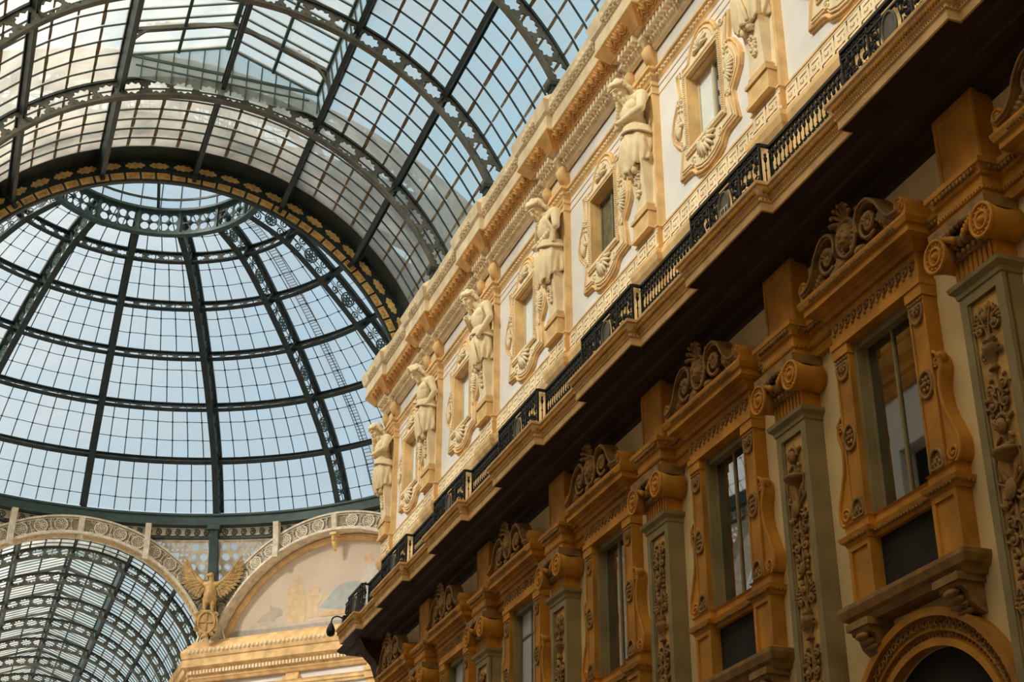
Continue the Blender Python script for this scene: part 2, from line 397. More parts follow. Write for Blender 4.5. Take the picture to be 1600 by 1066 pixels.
# rib prototype in the plane x=0, pointing to +y (azimuth 0), rotated for the others
def rib_parts(root):
    def strip(mb, line, off, th, w):
        rows = []
        for i in range(len(line)):
            n = norm_at(i); p = line[i]+n*off; q = p+n*th
            rows.append([(-w/2,p.x,p.y),(w/2,p.x,p.y),(w/2,q.x,q.y),(-w/2,q.x,q.y)])
        mb.rings(rows)
    m = MB(); strip(m, inn, 0, .06, .32); m.obj('inner_flange', M['iron'], root)
    m = MB(); strip(m, inn, OFF-.16, .16, .34); m.obj('outer_flange', M['iron'], root)
    m = MB()
    # arc-length parametrisation of the middle line
    mid = [inn[i]+norm_at(i)*OFF/2 for i in range(len(inn))]
    L = [0]
    for i in range(1, len(mid)): L.append(L[-1]+(mid[i]-mid[i-1]).length)
    def at(s, dn):
        s = min(max(s,0), L[-1]-1e-6); i = 0
        while L[i+1] < s: i += 1
        f = (s-L[i])/(L[i+1]-L[i]); p = mid[i].lerp(mid[i+1], f); n = norm_at(i).lerp(norm_at(i+1), f).normalized(); q = p+n*dn
        return q
    def pt(s, dn, x): q = at(s, dn); return (x, q.x, q.y)
    for k in range(7):                      # solid gussets at the rings
        m = MB()
        s = L[min(6*k, len(L)-1)]; a, b = max(0, s-.2), min(L[-1]-.01, s+.2)
        m.hexa([pt(a,-.6,-.03), pt(b,-.6,-.03), pt(b,.5,-.03), pt(a,.5,-.03)], [pt(a,-.6,.03), pt(b,-.6,.03), pt(b,.5,.03), pt(a,.5,.03)])
        m.obj('gusset', M['iron'], root)
    for k in range(6):
        m = MB()
        sa, sb = L[6*k]+.2, L[6*(k+1)]-.2; n = 3
        for j in range(n):
            c = sa+(sb-sa)*(j+.5)/n; hw = (sb-sa)/n/2; R = min(hw, .43)*.98
            def ann(cs, cd, r1, r2, seg):
                m.holed([pt(cs+r1*cos(2*pi*q/seg), cd+r1*sin(2*pi*q/seg), -.02) for q in range(seg)], [pt(cs+r2*cos(2*pi*q/seg), cd+r2*sin(2*pi*q/seg), -.02) for q in range(seg)], (.04,0,0))
            if j == 1:                 # flower roundel
                ann(c, 0, R, R*.82, 16)
                for q in range(6): ann(c+R*.5*cos(q*pi/3), R*.5*sin(q*pi/3), R*.3, R*.16, 8)
                ann(c, 0, R*.24, R*.08, 8)
            else:                           # scroll roundel
                e = 1 if j == 0 else -1
                for dd in (-1, 1):
                    m.tube([pt(c+e*x, y*dd, 0) for x, y in spiral((0,.25), .04, .22, 1.4, -pi/2, 14)], .035, 4)
                m.tube([pt(c-e*R,0,0), pt(c+e*R,0,0)], .025, 4)
            for dd in (-1, 1):
                m.tube([pt(c-hw, dd*.52, 0), pt(c, dd*.46, 0), pt(c+hw, dd*.52, 0)], .04, 4)
        m.obj('tracery_panel', M['irongreen'], root)
AZN = {}
rib0 = None
def azname(d):
    return {0:'dome rib straight above the far arch crown',22.5:'dome rib rising from the golden eagle',45:'dome rib above the painted lunette, with tracery on its side',67.5:'dome rib right of the lunette rib, flower tracery showing',90:'dome rib at the right flank, behind the gilded arch',-22.5:'first dome rib left of the far arch rib',-45:'second dome rib left of the far arch rib',-67.5:'third dome rib left of the far arch rib, at the left edge',-90:'dome rib at the left flank, partly behind the gilded arch',112.5:'rearmost dome rib on the right',-112.5:'rearmost dome rib on the left'}[d]
for d in (0,22.5,45,67.5,90,-22.5,-45,-67.5,-90):
    if rib0 is None:
        rib0 = thing('dome_rib', azname(d), 'dome rib', (0,D,0), 'curved iron ribs of the dome'); rib_parts(rib0)
    else: dup(rib0, (0,D,0), azname(d), -radians(d))
# purlin rings
def ringline(mb, pts4, n=96):
    mb.rings([[pol(r,2*pi*i/n,z) for r, z in pts4] for i in range(n)], loop=True)
RN = ['lowest','second','third','fourth','fifth and topmost']
for k in range(1, 6):
    i = 6*k; p = inn[i]; n = norm_at(i); t = Vector((-n.y, n.x))
    root = thing('dome_ring', RN[k-1]+' horizontal ring girder of the dome, counted upward from the base', 'ring girder', (0,D,p.y), 'ring girders of the dome')
    def q(dn, dt): v = p+n*dn+t*dt; return (v.x, v.y-p.y)
    def ring(mb, pts4, N=96): mb.rings([[(r*sin(2*pi*a/N), r*cos(2*pi*a/N), z) for r, z in pts4] for a in range(N)], loop=True)
    m = MB(); ring(m, [q(.42,-.1), q(.42,.1), q(.48,.1), q(.48,-.1)]); m.obj('inner_flange', M['iron'], root)
    m = MB(); ring(m, [q(1.12,-.12), q(1.12,.12), q(1.2,.12), q(1.2,-.12)]); m.obj('outer_flange', M['iron'], root)
    m = MB(); NP = 16*(6 if k < 4 else 5 if k == 4 else 4)
    for a in range(NP):
        a0 = 2*pi*a/NP; a1 = 2*pi*(a+1)/NP
        def fm(s, kk):
            v = q(.80+.33*s[1]*kk[1], -.02); az = (a0+a1)/2+(a1-a0)/2*s[0]*kk[0]
            return (v[0]*sin(az), v[0]*cos(az), v[1])
        m.holed([fm(onrect(s),(1,1)) for s in STAR[::1]], [fm(s,(.8,.62)) for s in STAR], (t.x*0, 0, .04))
    m.obj('openwork_web', M['iron'], root)
# dome glass: one curved sector between each pair of ribs
PAN = [9,8,7,6,5,4]
def sector_parts(o_glass=True):
    g = MB(); h = pi/16
    rows = [[(outc[i].x*sin(a), outc[i].x*cos(a), outc[i].y) for a in (-h,-h/2,0,h/2,h)] for i in range(len(outc))]
    g.sheet(rows)
    b = MB(); w = MB()
    for k in range(6):
        n = PAN[k]
        for j in range(1, n):
            a = -h+2*h*j/n
            pts = [(( outc[i].x-.04)*sin(a), (outc[i].x-.04)*cos(a), outc[i].y-.04) for i in range(6*k, 6*k+7)]
            b.tube(pts, .027, 4, smooth=False)
        for j in (2, 4):
            i = 6*k+j; r = outc[i].x-.05; z = outc[i].y-.05
            w.tube([(r*sin(-h+2*h*q/8), r*cos(-h+2*h*q/8), z+.02*sin(q*2.1+k)) for q in range(9)], .020, 4, smooth=False)
            for q in range(1, n):
                a = -h+2*h*q/n; w.ell((r*sin(a), r*cos(a), z), (.065,.065,.05), nu=6, nv=4)
    return g, b, w
g, b, w = sector_parts(); mg, mb_, mw = g.mesh('glass'), b.mesh('bars'), w.mesh('ties')
mg.materials.append(M['glassD']); mb_.materials.append(M['iron']); mw.materials.append(M['iron'])
for s in range(16):
    d = 11.25+22.5*s; d = d-360 if d > 180 else d
    nm = {11.25:'glazed dome sector between far arch rib and eagle rib',33.75:'glazed dome sector between eagle rib and lunette rib',56.25:'glazed dome sector right of the lunette rib',78.75:'narrow slice of glazed dome beside the gilded arch on the right',-11.25:'glazed dome sector just left of the far arch rib',-33.75:'second glazed dome sector left of the far arch rib',-56.25:'third glazed dome sector left of the far arch rib',-78.75:'glazed dome sector at the far left edge'}.get(d, 'glazed dome sector out of sight behind the arch')
    for nme, me in (('ceiling', mg),('glazing_bars', mb_),('wire_ties', mw)):
        o = bpy.data.objects.new(nme, me); COL.objects.link(o)
        if nme == 'ceiling':
            top = o; o.location = (0,D,0); o.rotation_euler = (0,0,-radians(d)); tag(o, nm, 'dome glazing', 'glazed sectors of the dome', 'structure')
        else: o.parent = top
# oculus collar with quatrefoils, and the lantern over it
oc = thing('oculus_collar', 'green iron collar of quatrefoil panels around the oculus at the dome top', 'collar', (0,D,38.25))
m = MB()
for (r0_, r1_, z0_, z1_) in ((5.0,5.32,-.06,.06),(4.85,5.25,1.24,1.36),(5.1,5.18,.0,.14),(5.1,5.18,1.14,1.26)):
    m.rings([[(r*sin(2*pi*a/96), r*cos(2*pi*a/96), z) for r, z in ((r0_,z0_),(r1_,z0_),(r1_,z1_),(r0_,z1_))] for a in range(96)], loop=True)
m.obj('collar_flanges', M['irongreen'], oc)
for s in range(16):
    az = 2*pi*s/16; p = MB(); hh = pi/16; R = 5.12
    def fc(u, v, dr=0): a = az+hh+hh*.93*u; return ((R+dr)*sin(a), (R+dr)*cos(a), .66+.52*v)
    for cu in (-.5, .5):
        for (du, dv) in ((-.24,-.46),(.24,-.46),(-.24,.46),(.24,.46)):
            c = (cu+du, dv); N = 16
            sq = [onrect((cos(2*pi*i/N), sin(2*pi*i/N))) for i in range(N)]
            outer = [(c[0]+x*.25, c[1]+y*.5) for x, y in sq]; inner = [(c[0]+.215*cos(2*pi*i/N), c[1]+.41*sin(2*pi*i/N)) for i in range(N)]
            base = len(p.v); o_ = [fc(*t) for t in outer]; i_ = [fc(*t) for t in inner]
            n_ = Vector((sin(az+hh), cos(az+hh), 0))*.05; p.holed(o_, i_, n_)
        p.ell(fc(cu,0,-.01), (.13,.13,.13), nu=10, nv=6)
    p.obj('quatrefoil_panel', M['irongreen'], oc)
    q = MB(); a = az; q.bar((5.1*sin(a),5.1*cos(a),0),(5.1*sin(a),5.1*cos(a),1.26),.14,.16,(sin(a),cos(a),0)); q.obj('collar_post', M['irongreen'], oc)
ln = thing('dome_lantern', 'glazed lantern above the oculus at the top of the dome', 'lantern', (0,D,39.65))
g = MB(); rows = []
for a in range(33):
    t = 2*pi*a/32; rows.append([(r*sin(t), r*cos(t), z) for r, z in ((5.0,0),(4.9,1.5),(5.1,1.6),(2.4,2.5),(.3,3.0))])
g.sheet(rows); g.obj('lantern_glass', M['glassD'], ln)
b = MB()
for a in range(32):
    t = 2*pi*a/32; P_ = lambda r, z: (r*sin(t), r*cos(t), z)
    b.bar(P_(4.98,0), P_(4.88,1.5), .05, .07, (sin(t),cos(t),0))
    if a % 2 == 0: b.bar(P_(5.05,1.57), P_(.3,2.95), .05, .08)
for r, z in ((4.95,.5),(4.9,1.5),(3.7,2.05),(2.4,2.45),(1.0,2.8)):
    b.rings([[((r+x)*sin(2*pi*k/48),(r+x)*cos(2*pi*k/48),z+y) for x, y in ((-.04,-.05),(.04,-.05),(.04,.05),(-.04,.05))] for k in range(48)], loop=True)
b.obj('lantern_bars', M['iron'], ln)
for d in (10, 100, 190, 280):
    h = MB(); t = radians(d); h.bar((4.9*sin(t),4.9*cos(t),0),(0,0,2.6),.14,.2); h.obj('lantern_strut', M['iron'], ln)

ld = thing('maintenance_ladder', 'thin ladder lying on the dome glass just right of the lunette rib', 'ladder', (0,D,28.4))
m = MB(); a0, a1 = radians(49.3), radians(50.9)
for i in range(2, len(outc)-2):
    w_ = .46/outc[i].x/2; ac = radians(50.1) + radians(1.5)*(i/len(outc))
    q0, q1 = outc[i], outc[i+1]
    for t in range(3):
        p_ = q0.lerp(q1, t/3)+norm_at(i)*.12
        m.bar((p_.x*sin(ac-w_), p_.x*cos(ac-w_), p_.y-28.4), (p_.x*sin(ac+w_), p_.x*cos(ac+w_), p_.y-28.4), .03, .03)
    for e in (-1, 1):
        p_, r_ = q0+norm_at(i)*.12, q1+norm_at(i)*.12
        w2 = .46/outc[i+1].x/2; ad = radians(50.1) + radians(1.5)*((i+1)/len(outc))
        m.bar((p_.x*sin(ac+e*w_), p_.x*cos(ac+e*w_), p_.y-28.4), (r_.x*sin(ad+e*w2), r_.x*cos(ad+e*w2), r_.y-28.4), .035, .035)
m.obj('rails_and_rungs', M['iron'], ld)
wk = thing('roof_walkway', 'railed walkway outside the vault glass, faint above the gilded arch', 'walkway', (0,40.1,ZS))
m = MB(); B_ = lambda r, t: (r*sin(t), 0, r*cos(t))
for r_, h_ in ((8.35,.09),(8.75,.035),(9.15,.05)):
    m.rings([[(x, y, z) for x, y, z in ((r_*sin(t),-h_/2,r_*cos(t)),((r_+h_)*sin(t),-h_/2,(r_+h_)*cos(t)),((r_+h_)*sin(t),h_/2,(r_+h_)*cos(t)),(r_*sin(t),h_/2,r_*cos(t)))] for t in [radians(-70+80*i/40) for i in range(41)]])
m.obj('handrails', M['iron'], wk)
m = MB()
for i in range(41): t = radians(-70+2*i); m.bar(B_(8.35,t), B_(9.15,t), .03, .03, (0,1,0))
m.obj('railing_posts', M['iron'], wk)

# ------------------------------------------------------------------ drum, arches, spandrels and walls of the octagon
def sweep_plan(mb, path, prof, smooth=False):
    """extrude a (projection, height) profile along a plan polyline; projection goes to the left of the path"""
    P = [Vector(p) for p in path]; rows = []
    for i, p in enumerate(P):
        a = (P[i]-P[i-1]).normalized() if i else None; b = (P[i+1]-P[i]).normalized() if i < len(P)-1 else None
        na = Vector((-a.y, a.x)) if a else None; nb = Vector((-b.y, b.x)) if b else None
        if na is None: m = nb
        elif nb is None: m = na
        else:
            m = na+nb
            m = m/m.length_squared*2 if m.length > .05 else na
        rows.append([(p.x+m.x*d, p.y+m.y*d, z) for d, z in prof])
    mb.sheet(rows, smooth)
    mb.add([*rows[0]], [tuple(range(len(prof)))]); mb.add([*rows[-1]], [tuple(range(len(prof)))[::-1]])
VX = AP*math.tan(pi/8)
# base ring
br = thing('dome_base_ring', 'green iron ring beam and spiral-scroll frieze at the foot of the dome', 'ring beam', (0,D,27.6))
m = MB()
def ringl(mb, q, N=128): mb.rings([[(r*sin(2*pi*a/N), r*cos(2*pi*a/N), z) for r, z in q] for a in range(N)], loop=True)
ringl(m, [(17.72,.06),(19.6,.06),(19.6,.62),(17.72,.62)]); ringl(m, [(17.62,.55),(18.5,.55),(18.5,.66),(17.62,.66)]); ringl(m, [(17.64,.02),(18.5,.02),(18.5,.12),(17.64,.12)])
m.obj('ring_beam', M['irongreen'], br)
m = MB(); ringl(m, [(18.16,-.55),(18.3,-.55),(18.3,.05),(18.16,.05)]); m.obj('frieze_band', M['beige'], br)
m = MB(); ringl(m, [(18.0,-.66),(18.4,-.66),(18.4,-.55),(18.0,-.55)]); m.obj('lower_moulding', M['iron'], br)
m = MB(); N_ = 224
for i in range(N_):
    a = 2*pi*i/N_
    if cos(a) < -.35: continue
    w = 2*pi/N_*17.93
    f = lambda x, z: (18.12*sin(a+x/18.12), 18.12*cos(a+x/18.12), z)
    m.tube([f(x,z) for x, z in spiral((0,-.25), .03, .19, 1.6, -pi/2, 16)], .03, 4)
    m.tube([f(0,-.44), f(w*.5,-.47), f(w,-.44)], .025, 4)
m.obj('spiral_scrolls', M['irongreen'], br)

def side(name, label, cat, az, z=0, group=None, kind=None):
    return thing(name, label, cat, (0,D,z), group, kind, -radians(az))
def arch_band(az, label):
    r = side('arch_band', label, 'ornamental arch', az, ZS, 'openwork arch bands of the octagon')
    F = lambda rad, a, y: (rad*sin(a), AP-.28+y, rad*cos(a)); T = 80
    def arc(mb, r0, r1, y0, y1, t=T, n=72):
        mb.rings([[F(r0,a,y0),F(r1,a,y0),F(r1,a,y1),F(r0,a,y1)] for a in [radians(-t+2*t*i/n) for i in range(n+1)]])
    m = MB(); arc(m, 7.5, 7.62, -.22, .8); arc(m, 8.42, 8.52, -.14, .5); m.obj('edge_flanges', M['beige'], r)
    m = MB(); arc(m, 7.55, 8.45, .02, .1); m.obj('backing_plate', M['beigebg'], r)
    m = MB()
    def ann(a, rad, r1, r2, n, y=-.06):
        f = lambda q: F(rad+q[1], a+q[0]/rad, y)
        m.holed([f((r1*cos(2*pi*k/n), r1*sin(2*pi*k/n))) for k in range(n)], [f((r2*cos(2*pi*k/n), r2*sin(2*pi*k/n))) for k in range(n)], (0,.06,0))
    st = 7.35*DEG
    for i in range(-10, 11):
        a = i*st
        if i == 0: continue
        ann(a, 8.02, .36, .29, 20)
        for k in range(8): ann(a+.19*cos(k*pi/4)/8.02, 8.02+.19*sin(k*pi/4), .085, .045, 8)
        ann(a, 8.02, .09, .03, 8)
        for e in (-1, 1):
            b = a+e*st*.5
            for v in (-.25, .25):
                f = lambda x, z: F(8.02+z, b+x/8.02, -.03)
                m.tube([f(x, z) for x, z in spiral((-e*.05,v), .02, .13, 1.2, 0, 10, e)], .025, 4)
            if e > 0:
                m.tube([F(7.7,b,-.03), F(8.34,b,-.03)], .03, 4)
    for v in (7.68, 8.36): arc(m, v-.02, v+.02, -.07, 0)
    m.obj('roundels', M['beige'], r)
    if az == 0:
        g = MB()
        for i in range(-40, 41):
            a = i*2*DEG
            g.hexa([F(7.46,a-.013,.02),F(7.46,a+.013,.02),F(7.62,a+.013,.02),F(7.62,a-.013,.02)], [F(7.46,a-.013,.42),F(7.46,a+.013,.42),F(7.62,a+.013,.42),F(7.62,a-.013,.42)])
        g.obj('gilded_trim', M['gilt'], r)
    return r
arch_band(0, 'openwork arch of flower roundels framing the far blue vault')
arch_band(45, 'openwork arch of flower roundels over the painted lunette')
arch_band(-45, 'openwork arch of flower roundels on the left diagonal, mostly out of view')

def lattice(az, s, label):
    r = side('lattice_screen', label, 'lattice screen', az, 0, 'pierced spandrel screens under the dome')
    zb = lambda u: ZS+sqrt(max(0, 8.52**2-u*u))
    def P(u, z, dy=0):
        b = zb(u); t = min(1, max(0, (z-b)/(27.1-b+1e-6))); u2 = u
        dist = (1-t)*AP + t*sqrt(max(0, 18.0**2-u*u)); return (u2, dist+dy, z)
    m = MB(); c = .60; R = .27
    def ok(u, z): return VX-.15 > abs(u) and z < 26.75 and z > zb(u)+.12
    def ann(u, z, r1, r2, n, a0=0):
        m.holed([P(u+x, z+y) for x, y in circ((0,0), r1, n, a0)], [P(u+x, z+y) for x, y in circ((0,0), r2, n, a0)], (0,.05,0))
    c = .5
    def tile(u, z, hu, holes):              # square tile pierced by round / lobed holes
        for (du, dz, w_, r_, n_, a0) in holes:
            q = [(cos(2*pi*k/n_+a0), sin(2*pi*k/n_+a0)) for k in range(n_)]
            o_ = [(u+du+onrect(p)[0]*w_, z+dz+onrect(p)[1]*w_) for p in q]; i_ = [(u+du+p[0]*r_*(1 if k % 2 else .88), z+dz+p[1]*r_*(1 if k % 2 else .88)) for k, p in enumerate(q)]
            m.holed([P(*p) for p in o_], [P(*p) for p in i_], (0,.05,0))
    for i in range(0, 15):
        for j in range(0, 10):
            u = s*(VX-.42-i*c); z = 26.6-j*c
            if not ok(u, z) or u*s < .3: continue
            if i < 3: tile(u, z, c/2, [(0,0,c/2,.205,16,0)]); m.tube([P(u+.15*cos(k*pi/4+.4), z+.15*sin(k*pi/4+.4)) for k in range(8)], .02, 4, True) if (i+j) % 2 else None
            else:
                h = c/4
                tile(u, z, c/2, [(du,dz,h,.085,8,0) for du in (-h,h) for dz in (-h,h)])
    for i in range(9):                      # frame along the arch and along the top
        pass
    us = [s*(.4+(VX-.5)*i/24) for i in range(25)]
    m.tube([P(u, zb(u)+.05, .02) for u in us], .06, 4); m.tube([P(u, 26.9, .02) for u in us], .07, 4)
    m.tube([P(s*(VX-.14), z, .02) for z in (23.6,25,26.9)], .06, 4)
    for uu in (2.4, 4.1):
        if zb(uu) < 26.6: m.tube([P(s*uu, zb(uu)), P(s*uu, 26.9)], .05, 4)
    m.obj('pierced_panel', M['beige'], r)
    g = MB(); g.sheet([[P(u, zb(u)+(27.05-zb(u))*k/4, .3) for k in range(5)] for u in us if zb(u) < 27]); g.obj('frosted_backing', M['frost'], r)
lattice(0, 1, 'pierced lattice spandrel left of the green post, over the far arch')
lattice(0, -1, 'pierced lattice spandrel at the left edge, over the far arch')
lattice(45, -1, 'pierced lattice spandrel right of the green post, over the lunette')
lattice(45, 1, 'pierced lattice spandrel over the right side of the lunette, mostly hidden')

# post at the corner and crown brackets
r = side('corner_post', 'dark green iron post standing behind the golden eagle', 'post', 22.5, 23.2)
m = MB(); m.hexa([(-.22,18.55,0),(.22,18.55,0),(.22,19.2,0),(-.22,19.2,0)], [(-.22,17.6,4.5),(.22,17.6,4.5),(.22,18.4,4.5),(-.22,18.4,4.5)]); m.obj('shaft', M['irongreen'], r)
m = MB(); m.box(-.34,.34,17.5,18.3,4.15,4.4); m.obj('cap', M['irongreen'], r); m = MB(); m.box(-.3,.3,18.2,19.2,-1.2,.3); m.obj('base', M['irongreen'], r)
BN = {0:'crown bracket in the middle of the far arch',45:'crown bracket with gilded console at the top of the lunette arch',11.25:'slender bracket between the far arch crown and the eagle',33.75:'slender bracket between the eagle and the lunette crown',-11.25:'slender bracket left of the far arch crown'}
for az in (0, 45, 11.25, 33.75, -11.25):
    main = az in (0, 45); r = side('frieze_bracket', BN[az], 'bracket', az, 26.6, 'brackets under the dome frieze')
    m = MB(); y0 = AP-.42 if main else 17.6
    prof = [(y0+.1,-.1 if main else -.9),(y0+.02,.35),(y0-.05,.75),(y0-.14,1.0),(y0+.3,1.06),(y0+.32,-.1 if main else -.9)]
    m.prism([(-.15,y,z) for y, z in prof], (.3,0,0)); m.obj('bracket_body', M['beige'], r)
    if az == 45:
        m = MB(); m.tube([(0,y0+.1+x,-.2+z) for x, z in spiral((0,-.1),.04,.2,1.3)], .1, 6); m.box(-.2,.2,y0-.05,y0+.35,-.12,.02)
        m.tube([(0,y0+.15,-.3),(0,y0+.2,-.7),(0,y0+.3,-.95)], [.18,.13,.05], 8); m.obj('gilded_console', M['gilt'], r)

# golden eagle on its shield
e = side('eagle_sculpture', 'golden spread-winged eagle perched on a round shield at the octagon corner', 'sculpture', 22.5, 22.95)
e.location = (0, D, 22.95); Y0 = 18.25
b = MB()
b.ell((0,Y0,1.0), (.36,.34,.62), nu=14, nv=10); b.ell((0,Y0-.12,.95), (.3,.28,.5), nu=14, nv=10); b.ell((0,Y0-.02,1.5), (.26,.25,.3)); b.caps((0,Y0-.02,1.6), (0,Y0-.1,1.92), .19, .15)
b.ell((0,Y0-.16,2.02), (.16,.2,.15)); b.ell((-.12,Y0-.24,2.0), (.1,.09,.08)); b.ell((-.24,Y0-.27,1.95), (.07,.05,.06)); b.ell((-.28,Y0-.28,1.88), (.03,.03,.06))
for s in (-1, 1):
    b.caps((s*.2,Y0-.05,.72), (s*.2,Y0-.12,.25), .2, .11); b.caps((s*.2,Y0-.12,.25), (s*.19,Y0-.14,.05), .08, .07)
    for t in (-.09,0,.09): b.caps((s*.19+t*.6,Y0-.16,.05), (s*.19+t,Y0-.34,-.02), .045, .03, 4)
    b.caps((s*.2,Y0,1.5), (s*.45,Y0+.02,1.62), .2, .14)
o = b.obj('body', M['eagle'], e)
md = o.modifiers.new('r','REMESH'); md.mode = 'VOXEL'; md.voxel_size = .035; md.use_smooth_shade = True
sm_ = o.modifiers.new('s','SMOOTH'); sm_.iterations = 2
t = MB()
for i in range(7): t.prism([(x*.9+(i-3)*.09,Y0+.1+z*.0,z) for x, z in ((-.06,.6),(.06,.6),(.07+(i-3)*.02,.0),((i-3)*.03,-.1),(-.07+(i-3)*.02,.0))], (0,.04,0))
t.obj('tail', M['eagle'], e)
for s in (-1, 1):
    wg = MB()
    wg.tube([(s*.28,Y0+.02,1.5),(s*.6,Y0+.02,1.72),(s*.95,Y0+.02,2.12),(s*1.32,Y0+.05,2.62)], [.16,.16,.12,.05], 8)
    for layer in range(3):
        n = (13, 10, 8)[layer]
        for i in range(n):
            f = i/(n-1)
            root = Vector((s*(.34+.62*f), Y0-.04-.035*layer, 1.36+.74*f))
            ang = radians(-62+122*f); ln = (.62+.55*f)*(1, .66, .36)[layer]
            d_ = Vector((s*cos(ang), 0, sin(ang))); nn = Vector((-d_.z, 0, d_.x)); w = .085-.012*layer
            pts = [root-nn*w*.6, root+d_*ln*.5-nn*w, root+d_*ln*.88-nn*w*.8, root+d_*ln, root+d_*ln*.88+nn*w*.8, root+d_*ln*.5+nn*w, root+nn*w*.6]
            wg.prism(pts, (0,.05,0)); wg.tube([root+Vector((0,-.01,0)), root+d_*ln*.92+Vector((0,-.01,0))], .014, 4)
    wg.obj('wing', M['eagle'], e)
sh = MB()
ov = lambda r_, n=28: [(r_*.40*cos(2*pi*k/n), r_*.52*sin(2*pi*k/n)-.58) for k in range(n)]
sh.holed([(x,Y0-.38,z) for x, z in ov(1.22)], [(x,Y0-.38,z) for x, z in ov(1)], (0,.2,0)); sh.prism([(x,Y0-.30,z) for x, z in ov(1.1)], (0,.25,0))
sh.box(-.035,.035,Y0-.36,Y0-.28,-1.08,-.08); sh.box(-.38,.38,Y0-.36,Y0-.28,-.62,-.55)
for s in (-1, 1):
    for (cx, cz, rr, dd) in ((.46,-.2,.16,1),(.5,-.92,.15,-1),(.3,-1.2,.12,1)):
        sh.tube([(s*(cx+x),Y0-.3,cz+z) for x, z in spiral((0,0),.03,rr,1.5,0,14,dd)], .05, 5)
    sh.tube([(s*.5,Y0-.3,-.3),(s*.58,Y0-.28,-.6),(s*.5,Y0-.3,-.85)], .06, 5)
sh.tube([(-.35,Y0-.28,0),(0,Y0-.34,-.04),(.35,Y0-.28,0)], .09, 6); sh.ell((0,Y0-.3,-1.3), (.16,.12,.12))
sh.obj('shield', M['eagle'], e)

# ---- octagon walls
SPL = [((AP,D+VX),(VX,D+AP)), ((-VX,D+AP),(-AP,D+VX)), ((VX+.2,D-AP),(AP,D-VX)), ((-AP,D-VX),(-VX-.2,D-AP))]
SN = ['wall_far_right','wall_far_left','wall_near_right','wall_near_left']
SLB = ['plastered diagonal wall below the painted lunette','plastered diagonal wall on the far left, out of view','plastered diagonal wall hidden behind the right facade','plastered diagonal wall on the near left, out of view']
for (a, b), nm, lb in zip(SPL, SN, SLB):
    a = Vector(a); b = Vector(b); t = (b-a).normalized(); nl = Vector((-t.y, t.x)); m = MB()
    q = lambda p, d: (p.x+nl.x*d, p.y+nl.y*d)
    m.hexa([(*q(a,0),-1.65),(*q(b,0),-1.65),(*q(b,-.5),-1.65),(*q(a,-.5),-1.65)], [(*q(a,0),21.6),(*q(b,0),21.6),(*q(b,-.5),21.6),(*q(a,-.5),21.6)])
    tag(m.obj(nm, M['plaster']), lb, 'wall', kind='structure')
for az in (45, -45, 135, -135):             # lunette walls behind the arches
    r_ = MB(); n = 40
    pts = [(-7.7,AP+.42,21.4),(7.7,AP+.42,21.4)]+[(8.4*sin(radians(80-160*i/n)),AP+.42,ZS+8.4*cos(radians(80-160*i/n))) for i in range(n+1) if ZS+8.4*cos(radians(80-160*i/n)) > 21.5]
    r_.prism(pts, (0,.3,0)); o = r_.obj('wall_lunette', M['cream']); o.location = (0,D,0); o.rotation_euler = (0,0,-radians(az))
    tag(o, {45:'cream lunette wall behind the mural',-45:'lunette wall on the far left diagonal',135:'lunette wall hidden by the right facade',-135:'lunette wall on the near left'}[az], 'wall', kind='structure')
# mural (flat painting on the lunette wall)
mu = side('mural', 'faded pastel mural of draped figures filling the lunette above the cornice', 'mural', 45)
m = MB(); n = 48; yb = AP+.40
rim = [(7.18*sin(radians(78-156*i/n)), ZS+7.18*cos(radians(78-156*i/n))) for i in range(n+1)]
rim = [p for p in rim if p[1] > 21.55]
m.prism([(x,yb,z) for x, z in [(rim[-1][0],21.5)]+rim[::-1][0:0]+[(rim[0][0],21.5)]+rim], (0,.03,0))
m.obj('painted_ground', M['mural'], mu)
FIG = [('figblue',[(-1.13,22.88),(-.49,23.49),(-.04,23.94),(.72,24.1),(1.3,23.98),(2.35,23.79),(2.75,23.23),(2.78,22.39),(.52,22.59)]),
 ('figwhite',[(1.37,24.44),(1.55,24.8),(2.0,25.0),(2.49,24.71),(2.7,24.26),(2.34,23.96),(1.68,23.88),(1.3,24.0)]),
 ('figskin',[(1.43,25.1),(1.46,25.4),(1.74,25.53),(2.0,25.35),(2.05,25.0),(1.75,24.85)]),
 ('figochre',[(-3.04,22.35),(-3.15,22.79),(-3.15,23.49),(-3.12,24.0),(-3.0,24.29),(-2.5,24.42),(-2.2,24.19),(-2.01,23.68),(-1.91,22.98),(-1.96,22.3),(-2.54,22.2)]),
 ('figskin',[(-2.7,24.45),(-2.75,24.74),(-2.44,24.82),(-2.13,24.66),(-2.15,24.4)]),
 ('figochre2',[(-1.83,22.46),(-1.84,23.32),(-1.95,23.7),(-1.05,23.7),(-.97,23.38),(-1.18,22.97),(-1.2,22.46)]),
 ('figskin',[(-1.75,23.75),(-1.78,24.0),(-1.41,24.12),(-1.1,23.9),(-1.2,23.72)]),
 ('figgrey',[(-4.94,22.58),(-4.57,22.88),(-4.14,23.13),(-4.27,23.5),(-3.95,23.24),(-3.5,23.18),(-3.37,22.82),(-3.76,22.7),(-3.88,22.45)]),
 ('figgrey2',[(-5.31,22.2),(-4.94,22.58),(-1.86,22.25),(.34,22.36),(2.9,22.39),(2.9,21.9),(-.38,21.9),(-3.7,22.0)]),
 ('figbase',[(-6.9,21.5),(-6.75,21.95),(-6.42,22.25),(-4.28,22.15),(.37,22.08),(5,22.05),(5,21.5)]),
 ('figrust',[(-.4,22.62),(.5,22.62),(2.8,22.6),(2.8,22.4),(-.9,22.4)]),('figgrey',[(3.4,22.3),(3.2,23.2),(3.6,24.2),(4.4,24.3),(4.7,23.4),(4.6,22.3)])]
mp_ = MB(); kinds = sorted(set(k for k, _ in FIG))
